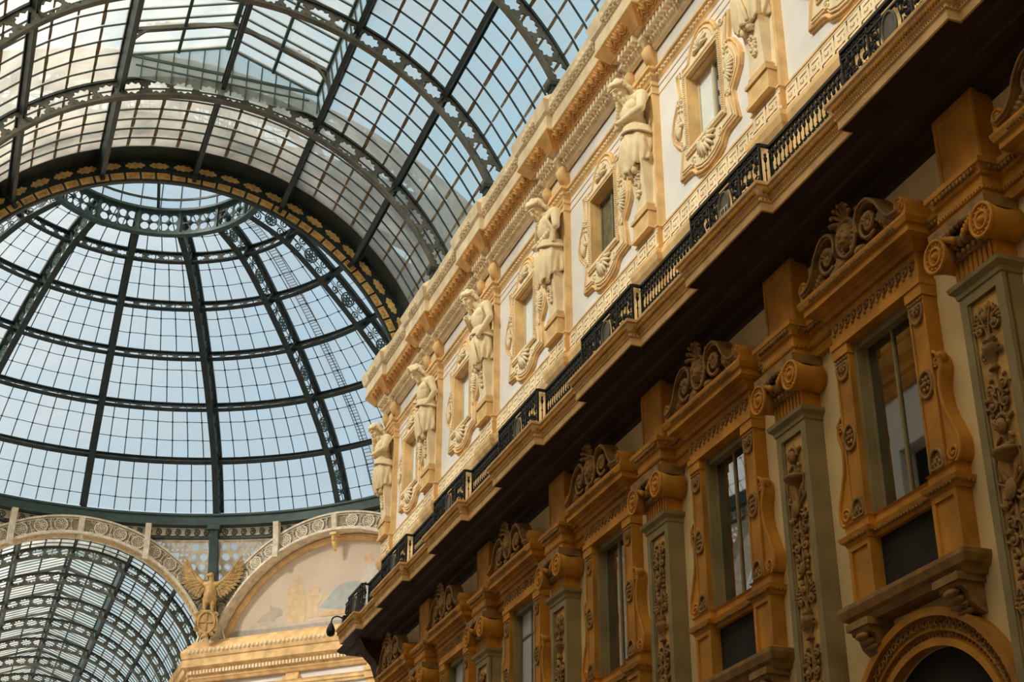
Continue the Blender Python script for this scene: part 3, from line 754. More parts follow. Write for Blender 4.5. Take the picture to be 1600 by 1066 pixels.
for i, (k, pl) in enumerate(FIG):
    mp_.m = kinds.index(k); cv = catmull(pl+[pl[0]], 4)[:-1]
    mp_.prism([(u, yb-.006-.0012*i, z) for u, z in cv], (0,.005,0))
mp_.obj('painted_figures', [M[k] for k in kinds], mu)
rm_ = MB(); rm_.rings([[((7.15+a)*sin(t),AP+.05+b,(7.15+a)*cos(t)+ZS) for a, b in ((0,.38),(0,.3),(.06,.26),(.10,.16),(.16,.16),(.22,.22),(.30,.2),(.30,.38))] for t in [radians(-76+152*i/56) for i in range(57)]])
o = rm_.obj('lunette_moulding', M['ochre']); o.location = (0,D,0); o.rotation_euler = (0,0,-pi/4); tag(o, 'curved stucco moulding rimming the painted lunette', 'moulding')

# cornice, strings and pilasters along the far right corner
NCORN = [(-.05,19.72),(.03,19.75),(.1,19.86),(.16,19.92),(.16,20.06),(.3,20.12),(.3,20.3),(.5,20.42),(.55,20.46),(.55,20.84),(.62,20.9),(.66,21.05),(.7,21.2),(.64,21.3),(.3,21.7),(.2,21.75),(.2,21.86),(-.05,21.88)]
PATHF = [(VX-.55,D+AP+46),(VX-.55,D+AP+.9),(VX-.75,D+AP+.3),(AP,D+VX)][::-1]
OC = [(d, z-.22) for d, z in NCORN]
def far_trim(name, prof, mt, label):
    m = MB(); sweep_plan(m, PATHF, prof); o = m.obj(name, M[mt]); return tag(o, label, 'cornice', kind='structure')
t1 = far_trim('trim_1', OC, 'ochre', 'stucco cornice under the lunette, turning the corner below the eagle')
m = MB()
def along(path, step):
    for a, b in zip(path[:-1], path[1:]):
        a = Vector(a); b = Vector(b); L_ = (b-a).length; t = (b-a)/L_; nl = Vector((-t.y,t.x)); n = max(1,int(L_/step))
        for i in range(n): yield a+t*(i+.5)*L_/n, t, nl, L_/n
for p, t, nl, st in along(PATHF[:3], .2):
    c_ = p+nl*.24; q = [c_-t*st*.3-nl*.1, c_+t*st*.3-nl*.1, c_+t*st*.3+nl*.13, c_-t*st*.3+nl*.13]
    m.hexa([(v.x,v.y,19.88) for v in q], [(v.x,v.y,20.07) for v in q])
m.obj('dentils', M['cream'], t1)
m = MB()
for p, t, nl, st in along(PATHF[:3], .26):
    c_ = p+nl*.68; m.ell((c_.x,c_.y,20.98), (.09,.09,.12), nu=6, nv=5)
m.obj('egg_moulding', M['cream'], t1)
far_trim('trim_2', [(-.05,18.75),(.02,18.75),(.05,18.85),(.12,18.9),(.12,19.02),(.16,19.1),(-.05,19.12)], 'ochre', 'string course below the octagon cornice')
for u in (-6.9, -2.15, 2.6, 7.0):
    r = side('upper_pilaster', 'ochre strip pilaster on the diagonal wall '+{-6.9:'at the corner below the shield',-2.15:'in the middle, below the lunette',2.6:'beside the hidden right corner',7.0:'out of view behind the facade'}[u], 'pilaster', 45, 14, 'strip pilasters on the diagonal wall')
    m = MB(); m.box(u-.38,u+.38,AP-.14,AP+.05,0,5.75); m.obj('shaft', M['ochre'], r)
    m = MB(); m.box(u-.46,u+.46,AP-.34,AP+.05,5.1,5.3); m.box(u-.44,u+.44,AP-.26,AP+.05,4.75,5.1); m.obj('cap', M['ochre'], r)
# far arm walls and roof
for s, nm in ((1,'right'),(-1,'left')):
    m = MB(); x = s*(VX-.5); m.box(min(x,x+s*.5), max(x,x+s*.5), D+AP+.2, D+AP+50, -1.65, 21.6)
    tag(m.obj('wall_far_arm_'+nm, M['plaster']), 'plastered '+nm+' wall of the far arm below its vault', 'wall', kind='structure')
FY = [82.3+4.85*k for k in range(9)]
for k in range(9):
    place_truss(FY[k], ORD[k]+' iron arched truss inside the far vault, counted from the eagle arch', 'arched trusses of the far vault')
for th, lb in ((-66,'lowest left purlin of the far vault'),(-44,'left purlin of the far vault'),(0,'crown purlin of the far vault'),(44,'right purlin of the far vault'),(66,'lowest right purlin of the far vault')):
    purlin(D+AP+.3, FY[-1]+2, th*DEG, lb, 'long purlins of the far vault')
for s in (-1, 1): purlin(D+AP+.3, FY[-1]+2, s*22*DEG, ('left' if s < 0 else 'right')+' pale skylight curb of the far vault, running down to the bottom edge', 'skylight curbs of the far vault', True)
skin(D+AP+.4, FY[0], [(-77*DEG,77*DEG)], 'first glazed bay of the far vault, just behind the roundel arch', 5)
for k in range(8):
    skin(FY[k], FY[k+1], SIDE, ORD[k]+' pair of curved glass slopes in the far vault', 8)
monitor(FY[0]+.1, FY[-1]+1, 'long ridge skylight of the far vault with curved white braces', [y+2.43 for y in FY[:-1]], -1, 0)
m = MB(); m.box(-9,9,D+AP+50,D+AP+50.4,-1.65,28); tag(m.obj('wall_far_end', M['plaster']), 'end wall of the far arm, out of sight', 'wall', kind='structure')

m = MB(); m.box(8.4, 20, D-AP+.6, D-AP+3, 12, 28.6); m.box(8.0, 9.2, 40.6, D-AP+.6, 12, 23.2)  # block added outside to darken the vault glass near the dome
tag(m.obj('wall_drum_standin', M['drum']), 'dark block standing for the dome drum, added to darken the right vault glass', 'wall', kind='structure')

for s_, nm in ((1,'right'),):
    m = MB(); m.box(min(s_*19,s_*19.5), max(s_*19,s_*19.5), D-8.5, D+8.5, -1.65, 27.4)  # unseen wall added across the open arm to keep sky light out
    tag(m.obj('wall_'+nm+'_arm', M['lowplaster']), 'added wall blocking light from the '+nm+' arm of the crossing, out of view', 'wall', kind='structure')

# left arm of the crossing: only seen mirrored in the window glass
arch_band(-90, 'openwork arch of the left arm, seen only mirrored in the lower windows')
lattice(-90, 1, 'right spandrel lattice of the left arm, seen only in reflections'); lattice(-90, -1, 'left spandrel lattice of the left arm, seen only in reflections')
for i_ in range(4):
    o = skin(AP+.4+i_*4.85, AP+.4+(i_+1)*4.85, [(-77*DEG,77*DEG)], ORD[i_]+' glazed bay of the left arm, out of view', 8, laps=False); o.location = (0,D,0); o.rotation_euler = (0,0,pi/2)
m = MB(); m.box(-45,-44.5,D-9,D+9,-1.65,28)
for s_ in (-1, 1): m.box(-44.5,-AP-.2,min(D+s_*7.0,D+s_*7.5),max(D+s_*7.0,D+s_*7.5),-1.65,21.6)
tag(m.obj('wall_left_arm', M['plaster']), 'walls of the left arm, out of view', 'wall', kind='structure')

# ------------------------------------------------------------------ right facade: walls
def YU(k): return 42.33 if k == 5 else 18.355+BAY*k
def YL(k): return 18.45+4.83*k
def holed_wall(mb, x0, x1, Y, Z, holes):
    ys = sorted(set([*Y]+[v for h in holes for v in h[:2]])); zs = sorted(set([*Z]+[v for h in holes for v in h[2:]]))
    for a, b in zip(ys[:-1], ys[1:]):
        run = None
        for c, d in zip(zs[:-1], zs[1:]):
            inside = any(h[0] <= a and b <= h[1] and h[2] <= c and d <= h[3] for h in holes)
            if not inside:
                if run and abs(run[1]-c) < 1e-9: run[1] = d
                else:
                    if run: mb.box(x0, x1, a, b, *run)
                    run = [c, d]
        if run: mb.box(x0, x1, a, b, *run)
XW = 7.12; XL = 7.2; YEND = 42.78
WU = [YU(k)+2.32 for k in range(-4, 5)]     # upper windows
WL = [YL(k)+2.415 for k in range(-4, 5)]    # lower windows
m = MB(); holed_wall(m, XW, XW+.5, (-14, YEND), (12.25, 22.35), [(y-.66, y+.66, 16.35, 18.02) for y in WU])
tag(m.obj('wall_right_upper', M['plaster']), 'sunlit pale plaster wall of the upper storey with carved figures', 'wall', kind='structure')
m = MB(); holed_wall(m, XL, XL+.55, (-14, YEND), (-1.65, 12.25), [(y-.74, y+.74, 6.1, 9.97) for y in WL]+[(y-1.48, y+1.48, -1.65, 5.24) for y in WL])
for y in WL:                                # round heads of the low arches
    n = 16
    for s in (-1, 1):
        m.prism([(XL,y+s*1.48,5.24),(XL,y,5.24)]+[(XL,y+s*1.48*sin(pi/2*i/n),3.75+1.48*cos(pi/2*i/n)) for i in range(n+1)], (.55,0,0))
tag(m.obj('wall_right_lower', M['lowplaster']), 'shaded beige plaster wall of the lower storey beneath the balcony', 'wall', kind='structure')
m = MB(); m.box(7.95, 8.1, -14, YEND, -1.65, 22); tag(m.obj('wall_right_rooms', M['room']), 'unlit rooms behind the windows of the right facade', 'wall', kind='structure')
m = MB(); m.box(-14, 9, -16, 130, -1.8, -1.65); tag(m.obj('floor', M['floor']), 'stone paved floor of the arcade, below the view', 'floor', kind='structure')
m = MB(); holed_wall(m, -7.7, -7.12, (-14, YEND), (-1.65, 21.9), [(y-.8, y+.8, z, z+h) for y in WL for z, h in ((6.1,3.9),(16.3,1.7),(-1.65,6.0))]); tag(m.obj('wall_left', M['plaster']), 'left facade of the arcade, out of view opposite', 'wall', kind='structure')
m = MB(); m.box(-8.1, -7.95, -14, YEND, -1.65, 21.9); tag(m.obj('wall_left_rooms', M['room']), 'dark rooms of the left facade, out of view', 'wall', kind='structure')
m = MB(); m.box(-7.7,-7.0,-14,YEND,21.8,23.0); sweep_plan(m, [(-7.0,YEND),(-7.0,-14)], NCORN); sweep_plan(m, [(-7.1,YEND),(-7.1,-14)], [(0,12.2),(1.1,12.2),(1.1,12.6),(0,12.65)]); sweep_plan(m, [(-7.1,YEND),(-7.1,-14)], [(0,10.3),(.2,10.4),(.35,10.8),(0,10.9)])  # unseen parapet raised to hold the sun off the balcony opposite
tag(m.obj('trim_left_cornices', M['ochre_d']), 'cornices of the left facade with parapet raised for shade, out of view', 'cornice', kind='structure')
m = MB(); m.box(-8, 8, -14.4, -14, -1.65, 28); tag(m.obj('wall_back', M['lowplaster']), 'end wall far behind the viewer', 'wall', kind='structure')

def jogs(x, e, centres, hw, y0=-14, y1=YEND, end=True):
    p = [(x, y0)]
    for c in centres:
        if c-hw < y0: continue
        p += [(x, c-hw), (x-e, c-hw)]
        if c+hw >= y1-.05: p += [(x-e, y1)]; break
        p += [(x-e, c+hw), (x, c+hw)]
    else: p.append((x, y1))
    if end: p.append((x+.8, y1))            # return round the corner
    return p
KU = list(range(-4, 6)); CU = [YU(k) for k in KU]
def trim(n, path, prof, mt, label):
    m = MB(); sweep_plan(m, path, prof); return tag(m.obj('trim_%d' % n, M[mt]), label, 'moulding', kind='structure')
# main cornice
cp = jogs(7.04, .14, CU, .42)
c1 = trim(3, cp, NCORN, 'cream', 'deep carved main cornice along the top of the right facade')
m = MB(); sweep_plan(m, jogs(7.02, 0, [], 0), [(-.05,21.8),(.02,21.8),(.02,22.2),(.1,22.26),(.1,22.36),(-.4,22.4)]); m.obj('blocking_course', M['cream'], c1)
m = MB(); lv = MB(); eg = MB(); an = MB()
VIS = lambda p: p.y > 12
for p, t, nl, st in along(cp[:-1], .15):
    if not VIS(p): continue
    c_ = p+nl*.215; m.hexa([(v.x,v.y,19.94) for v in [c_-t*st*.28-nl*.06,c_+t*st*.28-nl*.06,c_+t*st*.28+nl*.075,c_-t*st*.28+nl*.075]], [(v.x,v.y,20.12) for v in [c_-t*st*.28-nl*.06,c_+t*st*.28-nl*.06,c_+t*st*.28+nl*.075,c_-t*st*.28+nl*.075]])
m.obj('dentils', M['cream'], c1)
m = MB(); sweep_plan(m, cp, [(.28,20.10),(.30,20.09),(.565,20.43),(.565,20.47)]); m.obj('leaf_band_ground', M['ochre2'], c1)
for p, t, nl, st in along(cp[:-1], .26):
    if not VIS(p) or abs(nl.x) < .5: continue
    n3 = Vector((nl.x*.62, nl.y*.62, -.78)); up3 = Vector((nl.x*.78, nl.y*.78, .62)); t3 = Vector((t.x, t.y, 0))
    B = p+nl*.43; B = Vector((B.x, B.y, 20.26))
    def leafy(du, dv, ru, rv, a):
        e1 = t3*cos(a)+up3*sin(a); e2 = up3*cos(a)-t3*sin(a); R3 = Matrix((e1, e2, n3)).transposed()
        lv.ell(B+t3*du+up3*dv+n3*.02, (ru, rv, .035), R3, nu=7, nv=4)
    leafy(0, .02, .028, .17, 0)
    for s in (-1, 1): leafy(s*.055, .05, .024, .12, -s*.55); leafy(s*.075, -.03, .022, .09, -s*.9); leafy(s*.06, -.11, .02, .07, -s*1.2)
lv.obj('acanthus_leaf_row', M['ochre2'], c1)
for p, t, nl, st in along(cp[:-1], .11):
    if not VIS(p): continue
    c_ = p+nl*.13; eg.ell((c_.x,c_.y,19.86), (.045,.04,.05), nu=6, nv=4)
    c_ = p+nl*.58; eg.ell((c_.x,c_.y,20.87), (.03,.04,.03), nu=5, nv=4)
eg.obj('bead_rows', M['cream'], c1)
for i, (p, t, nl, st) in enumerate(along(cp[:-1], .2)):
    if not VIS(p): continue
    zc, dd = 21.05, .655
    for j in range(-2, 3):
        c_ = p+nl*dd+t*(j*.035); an.ell((c_.x,c_.y,zc+.02-.03*abs(j)), (.04,.018,.13-.03*abs(j)), nu=5, nv=4)
    c_ = p+nl*(dd-.02); an.ell((c_.x,c_.y,zc-.12), (.04,.075,.03), nu=6, nv=4)
an.obj('anthemion_band', M['cream'], c1)
# string course
sp = jogs(XW, .16, CU, .5)
s1 = trim(4, sp, [(-.05,18.93),(.0,18.93),(.03,18.99),(.06,19.02),(.06,19.1),(.12,19.14),(.12,19.2),(.0,19.22),(-.05,19.22)], 'ochre', 'thin ornamented string course under the main cornice')
m = MB()
for p, t, nl, st in along(sp[:-1], .13):
    if VIS(p):
        c_ = p+nl*.07; m.ell((c_.x,c_.y,19.06), (.03,.05,.035), nu=5, nv=4)
m.obj('bead_row', M['cream'], s1)
m = MB(); sweep_plan(m, jogs(XW, .16, CU, .5), [(-.02,18.6),(.012,18.6),(.012,18.63),(-.02,18.63)]); sweep_plan(m, jogs(XW, .16, CU, .5), [(-.02,18.80),(.012,18.80),(.012,18.82),(-.02,18.82)]); m.obj('painted_line', M['ochre'], s1)
# Greek key frieze with base moulding
kp = jogs(XW-.05, .12, CU, .47)
g1 = trim(5, kp, [(-.1,12.5),(.0,12.5),(.0,14.4),(.03,14.5),(.10,14.6),(.14,14.72),(.14,14.82),(.02,14.88),(.02,15.36),(.05,15.38),(.05,15.42),(-.1,15.44)], 'ochre', 'base band with Greek key frieze above the balcony railing')
m = MB(); sweep_plan(m, kp, [(.0,14.9),(.0215,14.905),(.0215,15.34),(.0,15.345)]); m.obj('key_ground', M['ochre2'], g1)
m = MB(); H = .40; z0 = 14.92
for a, b in zip(kp[:-2], kp[1:-1]):
    a = Vector(a); b = Vector(b); L_ = (b-a).length
    if L_ < .3: continue
    t = (b-a)/L_; nl = Vector((-t.y, t.x)); n = max(2, round(L_/.40)); P_ = L_/n
    if b.y < 12: continue
    def seg(s0, s1, zz0, zz1, e=0):
        q = lambda s, d: a+t*s+nl*d
        m.hexa([(*q(s0,.018),zz0),(*q(s1,.018),zz0),(*q(s1,.018),zz1),(*q(s0,.018),zz1)], [(*q(s0,.034+e),zz0),(*q(s1,.034+e),zz0),(*q(s1,.034+e),zz1),(*q(s0,.034+e),zz1)])
    seg(0, L_, 14.885, 14.905); seg(0, L_, 15.335, 15.36)
    w = .068
    for i in range(n):
        o = i*P_; q = P_/.40
        V = lambda x, za, zb: seg(o+x*q-w/2, o+x*q+w/2, z0+za, z0+zb, .0015)
        Hh = lambda xa, xb, z: seg(o+xa*q-w/2, o+xb*q+w/2, z0+z-w/2, z0+z+w/2)
        V(.05,.0,.40); Hh(.05-.034,.35+.034,.366); V(.35,.10,.40); Hh(.15-.034,.35+.034,.134); V(.15,.10,.30); Hh(.15-.034,.25+.034,.266); V(.25,.20,.30); Hh(.0,.40,.034)
m.obj('key_strips', M['cream'], g1)

# ------------------------------------------------------------------ upper pilasters and figures
PLB = lambda k: {-1:'outside the upper right corner',0:'behind the cropped figure at the top edge',1:'behind the figure with crossed arms',2:'behind the figure gripping its robe',3:'behind the bare-chested figure',4:'behind the veiled figure near the corner',5:'at the end corner of the facade by the dome'}[k]
pil0 = None
for k in range(0, 6):
    lb = 'ochre strip pilaster '+PLB(k)
    if pil0 is None:
        pil0 = thing('upper_pilaster', lb, 'pilaster', (XW,YU(k),15.4), 'strip pilasters of the upper storey')
        m = MB(); m.box(-.13,.02,-.45,.45,0,4.4); m.obj('shaft', M['cream'], pil0)
        m = MB()
        for s in (-1, 1): m.box(-.16,0,s*.45-.04,s*.45+.04,0,4.35)
        m.obj('edge_fillets', M['ochre'], pil0)
        m = MB(); m.box(-.2,0,-.42,.42,3.85,4.0); m.tube([(-.15,-.46,3.95),(-.22,-.46,4.2),(-.15,-.46,4.45)], [.09,.13,.07], 8); m.tube([(-.15,.46,3.95),(-.22,.46,4.2),(-.15,.46,4.45)], [.09,.13,.07], 8)
        m.obj('cap', M['ochre'], pil0)
    else: dup(pil0, (XW,YU(k),15.4), lb)

def herm(k, pose, label):
    """carved half-figure on a tapering pedestal; x = -outward, y along the wall (toward the dome), z up"""
    root = thing('carved_figure', label, 'statue', (XW-.10, YU(k), 15.42), 'carved half-figures between the upper windows')
    ZF = 1.75                               # thigh level above the key frieze
    P = lambda d, u, z: (-d, u, z+ZF)
    pl = MB(); pl.box(-.22,0,-.36,.36,0,.42); pl.box(-.26,0,-.38,.38,.40,.47); pl.box(-.21,0,-.31,.31,.47,.6); pl.box(-.25,0,-.40,.40,-.02,.06); pl.obj('plinth', M['ochre'], root)
    pd = MB(); pd.hexa([(-.17,-.22,.6),(0,-.22,.6),(0,.22,.6),(-.17,.22,.6)], [(-.30,-.30,1.85),(0,-.30,1.85),(0,.30,1.85),(-.30,.30,1.85)]); pd.box(-.2,0,-.27,.27,.6,.66)
    pd.obj('pedestal', M['cream'], root)
    gl = MB(); rnd = random.Random(k)
    for i in range(16):
        z = 1.62-.05*i*.9; f = (z-.6)/1.25; d = .17+.13*f
        for _ in range(3): gl.ell((-d-.02, rnd.uniform(-.13,.13)*(1-.5*i/16), z+rnd.uniform(-.02,.02)), (.045,rnd.uniform(.02,.05),rnd.uniform(.02,.045)), nu=6, nv=4)
    gl.obj('garland', M['stone'], root)
    b = MB(); E = lambda c, r: b.ell(P(*c), r, nu=14, nv=10); Cc = lambda a, c, ra, rb, n=7: b.caps(P(*a), P(*c), ra, rb, n)
    lean = pose.get('lean', .06)
    E((.22,0,.55), (.25,.31,.32)); E((.22,0,.85), (.21,.26,.3)); E((.24+lean,0,1.15), (.23,.33,.34)); E((.28+lean,.16,1.22), (.16,.17,.17)); E((.28+lean,-.16,1.22), (.16,.17,.17))
    for s in (-1, 1): E((.2+lean,s*.36,1.38), (.16,.16,.16)); Cc((.2+lean,s*.1,1.5), (.2+lean,s*.34,1.4), .13,.13)
    hx, hu, hz = pose['head']               # head centre
    Cc((.22+lean,0,1.48), (hx-.10,hu*.6,hz-.12), .13, .11)
    Rt = Matrix.Rotation(radians(pose['yaw']), 3, 'Z') @ Matrix.Rotation(radians(-pose['nod']), 3, 'Y')
    HS = 1.16
    def H(d, u, z): v = Rt @ Vector((-d*HS,u*HS,z*HS)); return Vector(P(hx,hu,hz))+v
    def he(c, r): b.ell(H(*c), tuple(x*HS for x in r), Rt, nu=12, nv=9)
    he((0,0,0), (.175,.145,.20)); he((.05,0,-.09), (.12,.105,.13)); he((.175,0,-.01), (.05,.026,.06)); he((.205,0,-.045), (.035,.034,.028)); he((.15,0,.06), (.05,.11,.028))
    for s in (-1, 1): he((.135,s*.06,.02), (.03,.03,.016)); he((.12,s*.075,-.06), (.045,.04,.05)); he((0,s*.145,-.01), (.045,.02,.06))
    he((.155,0,-.095), (.03,.05,.014)); he((.15,0,-.12), (.032,.042,.015)); he((.13,0,-.165), (.05,.055,.045))
    if pose.get('beard'):
        for i in range(9): he((.12-.02*(i % 3),(i-4)*.022,-.2-.05*(1-abs(i-4)/4)), (.05,.03,.08))
    for s, arm in ((-1, pose['near']), (1, pose['far'])):
        sh_ = (.2+lean, s*.40, 1.38)
        el, ha = arm
        Cc(sh_, el, .125, .095); Cc(el, ha, .095, .062)
        v = (Vector(ha)-Vector(el)).normalized(); h0 = Vector(ha)+v*.06
        b.ell(P(*h0), (.07,.055,.06)); side_ = v.cross(Vector((0,0,1))); side_ = side_.normalized() if side_.length > .1 else Vector((0,1,0))
        for f in range(4):
            q = h0+side_*(f-1.5)*.03; c2 = q+v*(.09+.015*(f in (1,2)))-Vector((.035,0,0)); Cc(tuple(q+v*.04), tuple(c2), .02, .017, 3)
        tq = h0+side_*.06; Cc(tuple(h0+side_*.03), tuple(tq+v*.06), .022, .018, 3)
    o = b.obj('figure', M['stone'], root)
    md = o.modifiers.new('remesh','REMESH'); md.mode = 'VOXEL'; md.voxel_size = .014; md.use_smooth_shade = True
    sm_ = o.modifiers.new('smooth','SMOOTH'); sm_.iterations = 2; sm_.factor = .5
    # hair
    h = MB(); rnd = random.Random(k+50)
    hh = lambda c, r: h.ell(H(*c), tuple(x*HS for x in r), Rt, nu=10, nv=7)
    hh((-.05,0,.07), (.19,.175,.17))
    for i in range(16):
        a = (.95+1.25*(i//2)/7)*(1 if i % 2 else -1); ln = pose['hair']
        top = H(.03-.0*abs(a), .15*sin(a)*1.05, .12+.07*cos(a)); mid = H(.0-.06*cos(a*.5), .235*sin(a*.8), -.08); end = H(-.04, .25*sin(a*.8), -.10-ln-.06*rnd.random())
        pts = catmull([tuple(H(.12*cos(a)+.02,.13*sin(a),.13)), tuple(top), tuple(mid), tuple(end)], 4)
        pts = [Vector(p)+Vector((0,.022*sin(j*1.3+i),.012*cos(j+i))) for j, p in enumerate(pts)]; h.tube(pts, [.046+.016*sin(i*1.7+j*1.2) for j in range(len(pts)-1)]+[.015], 6)
    for i in range(9):
        a = -1.2+2.4*i/8; h.tube(catmull([tuple(H(.02,0.02*(i-4),.22)), tuple(H(.15*cos(a),.16*sin(a),.17)), tuple(H(.165*cos(a),.19*sin(a),.10))], 4), [.036+.012*sin(i+j) for j in range(9)], 6)
    if pose.get('veil'):
        for j in range(5): h.tube(catmull([tuple(H(.18-.05*j,-.12,.1)), tuple(H(.16-.06*j,0,.24)), tuple(H(.18-.05*j,.12,.1))], 5), .06, 6)
    o = h.obj('hair', M['stone'], root); md = o.modifiers.new('remesh','REMESH'); md.mode = 'VOXEL'; md.voxel_size = .015; md.use_smooth_shade = True
    # drapery: folded skirt below the waist, with a knot and hanging ends
    dr = MB(); rows = []; nz, na = 16, 56; top = pose.get('waist', .72); bot = -.12
    for i in range(nz+1):
        f = i/nz; z = top+(bot-top)*f; row = []
        for j in range(na+1):
            a = -pi*.62+1.24*pi*j/na        # front is a = 0
            fold = .028*sin(7*a+5*f*pose['sw']+k)+.022*sin(13*a-4*f+2*k)*f+.02*max(0,sin(3*a+8*f))
            rd = (.29-.03*f+.05*sin(pi*f))*(1+.0*f)+fold*(.5+f)
            ru = (.34-.02*f+.03*sin(pi*f))+fold*(.5+f)
            dip = .18*f*max(0, cos(a-pose['sw']*.4))
            row.append(P(.16+rd*cos(a), ru*sin(a), z-dip*f))
        rows.append(row)
    dr.sheet(rows, True)
    for i in range(5):                      # rolled waist band
        dr.tube([P(.16+(.31+.015*i)*cos(a), (.36+.012*i)*sin(a), top+.02-.04*i+.07*sin(a*1.3+pose['sw'])) for a in [-2+4*q/20 for q in range(21)]], .03, 6)
    kx = pose.get('knot', .05)
    for i in range(7):
        u = kx+(i-3)*.035; dr.tube(catmull([P(.45,kx,.60), P(.50,u,.40), P(.46,u+(i-3)*.025,.05), P(.40,u+(i-3)*.03,-.22-.05*(i % 3))], 5), [.035]*10+[.042]*5+[.03], 6)
    dr.ell(P(.47,kx,.62), (.07,.09,.07))
    if pose.get('cloak'):
        for i in range(6):
            s = pose['cloak']; dr.tube(catmull([P(.12,s*(.12+.05*i),1.52), P(.36+.02*i,s*(.16+.045*i),1.2), P(.34,s*(.10+.07*i),.85), P(.3,s*(.08+.06*i),.6)], 5), .045, 6)
    o = dr.obj('drapery', M['stone'], root)
    md = o.modifiers.new('solid','SOLIDIFY'); md.thickness = .02
    kn = MB(); kn.ell(P(.30,.02,-.16), (.13,.17,.16)); kn.ell(P(.34,.1,-.28), (.08,.08,.12)); kn.ell(P(.34,-.08,-.26), (.08,.08,.1)); kn.obj('carved_knot', M['stone'], root)
    return root
cross = dict(near=((.36,-.46,1.02),(.50,-.02,1.02)), far=((.38,.44,1.0),(.54,.0,1.10)))
grip = dict(near=((.30,-.52,1.0),(.52,-.14,.66)), far=((.34,.48,1.0),(.54,.10,.62)))
herm(0, dict(head=(.42,0,1.72), yaw=0, nod=30, hair=.2, sw=.6, **grip), 'carved figure cropped by the top edge, only robe and legs visible')
herm(1, dict(head=(.52,.06,1.72), yaw=12, nod=36, hair=.22, beard=1, sw=1.0, knot=.12, near=((.34,-.50,1.0),(.54,.06,.96)), far=((.42,.44,1.08),(.56,.10,1.46))), 'bearded stone figure with folded arms, hand raised to its chin')
herm(2, dict(head=(.52,.08,1.68), yaw=10, nod=44, hair=.16, sw=.2, knot=.16, cloak=-1, near=((.28,-.50,.98),(.52,.12,.70)), far=((.36,.46,1.05),(.50,.10,1.20))), 'long-haired stone figure with downcast face gripping its robe at the waist')
herm(3, dict(head=(.54,.10,1.74), yaw=14, nod=32, hair=.14, sw=1.4, knot=.02, lean=.04, near=((.20,-.54,.98),(.42,-.34,.58)), far=((.34,.52,1.10),(.56,.30,1.22))), 'bare-chested stone figure with one arm hanging, third window from the corner')
herm(4, dict(head=(.50,.06,1.74), yaw=10, nod=34, hair=.2, veil=1, sw=.8, knot=.1, waist=.8, near=((.16,-.52,1.0),(.30,-.38,.74)), far=((.30,.50,1.05),(.50,.22,.90))), 'veiled stone figure bowing its head, second from the dome end')
herm(5, dict(head=(.50,.02,1.76), yaw=5, nod=36, hair=.22, beard=1, sw=1.0, knot=.1, near=((.36,-.48,1.02),(.56,.02,.98)), far=((.42,.44,1.08),(.56,.10,1.44))), 'darker stone figure at the very end corner, outlined against the dome glass')

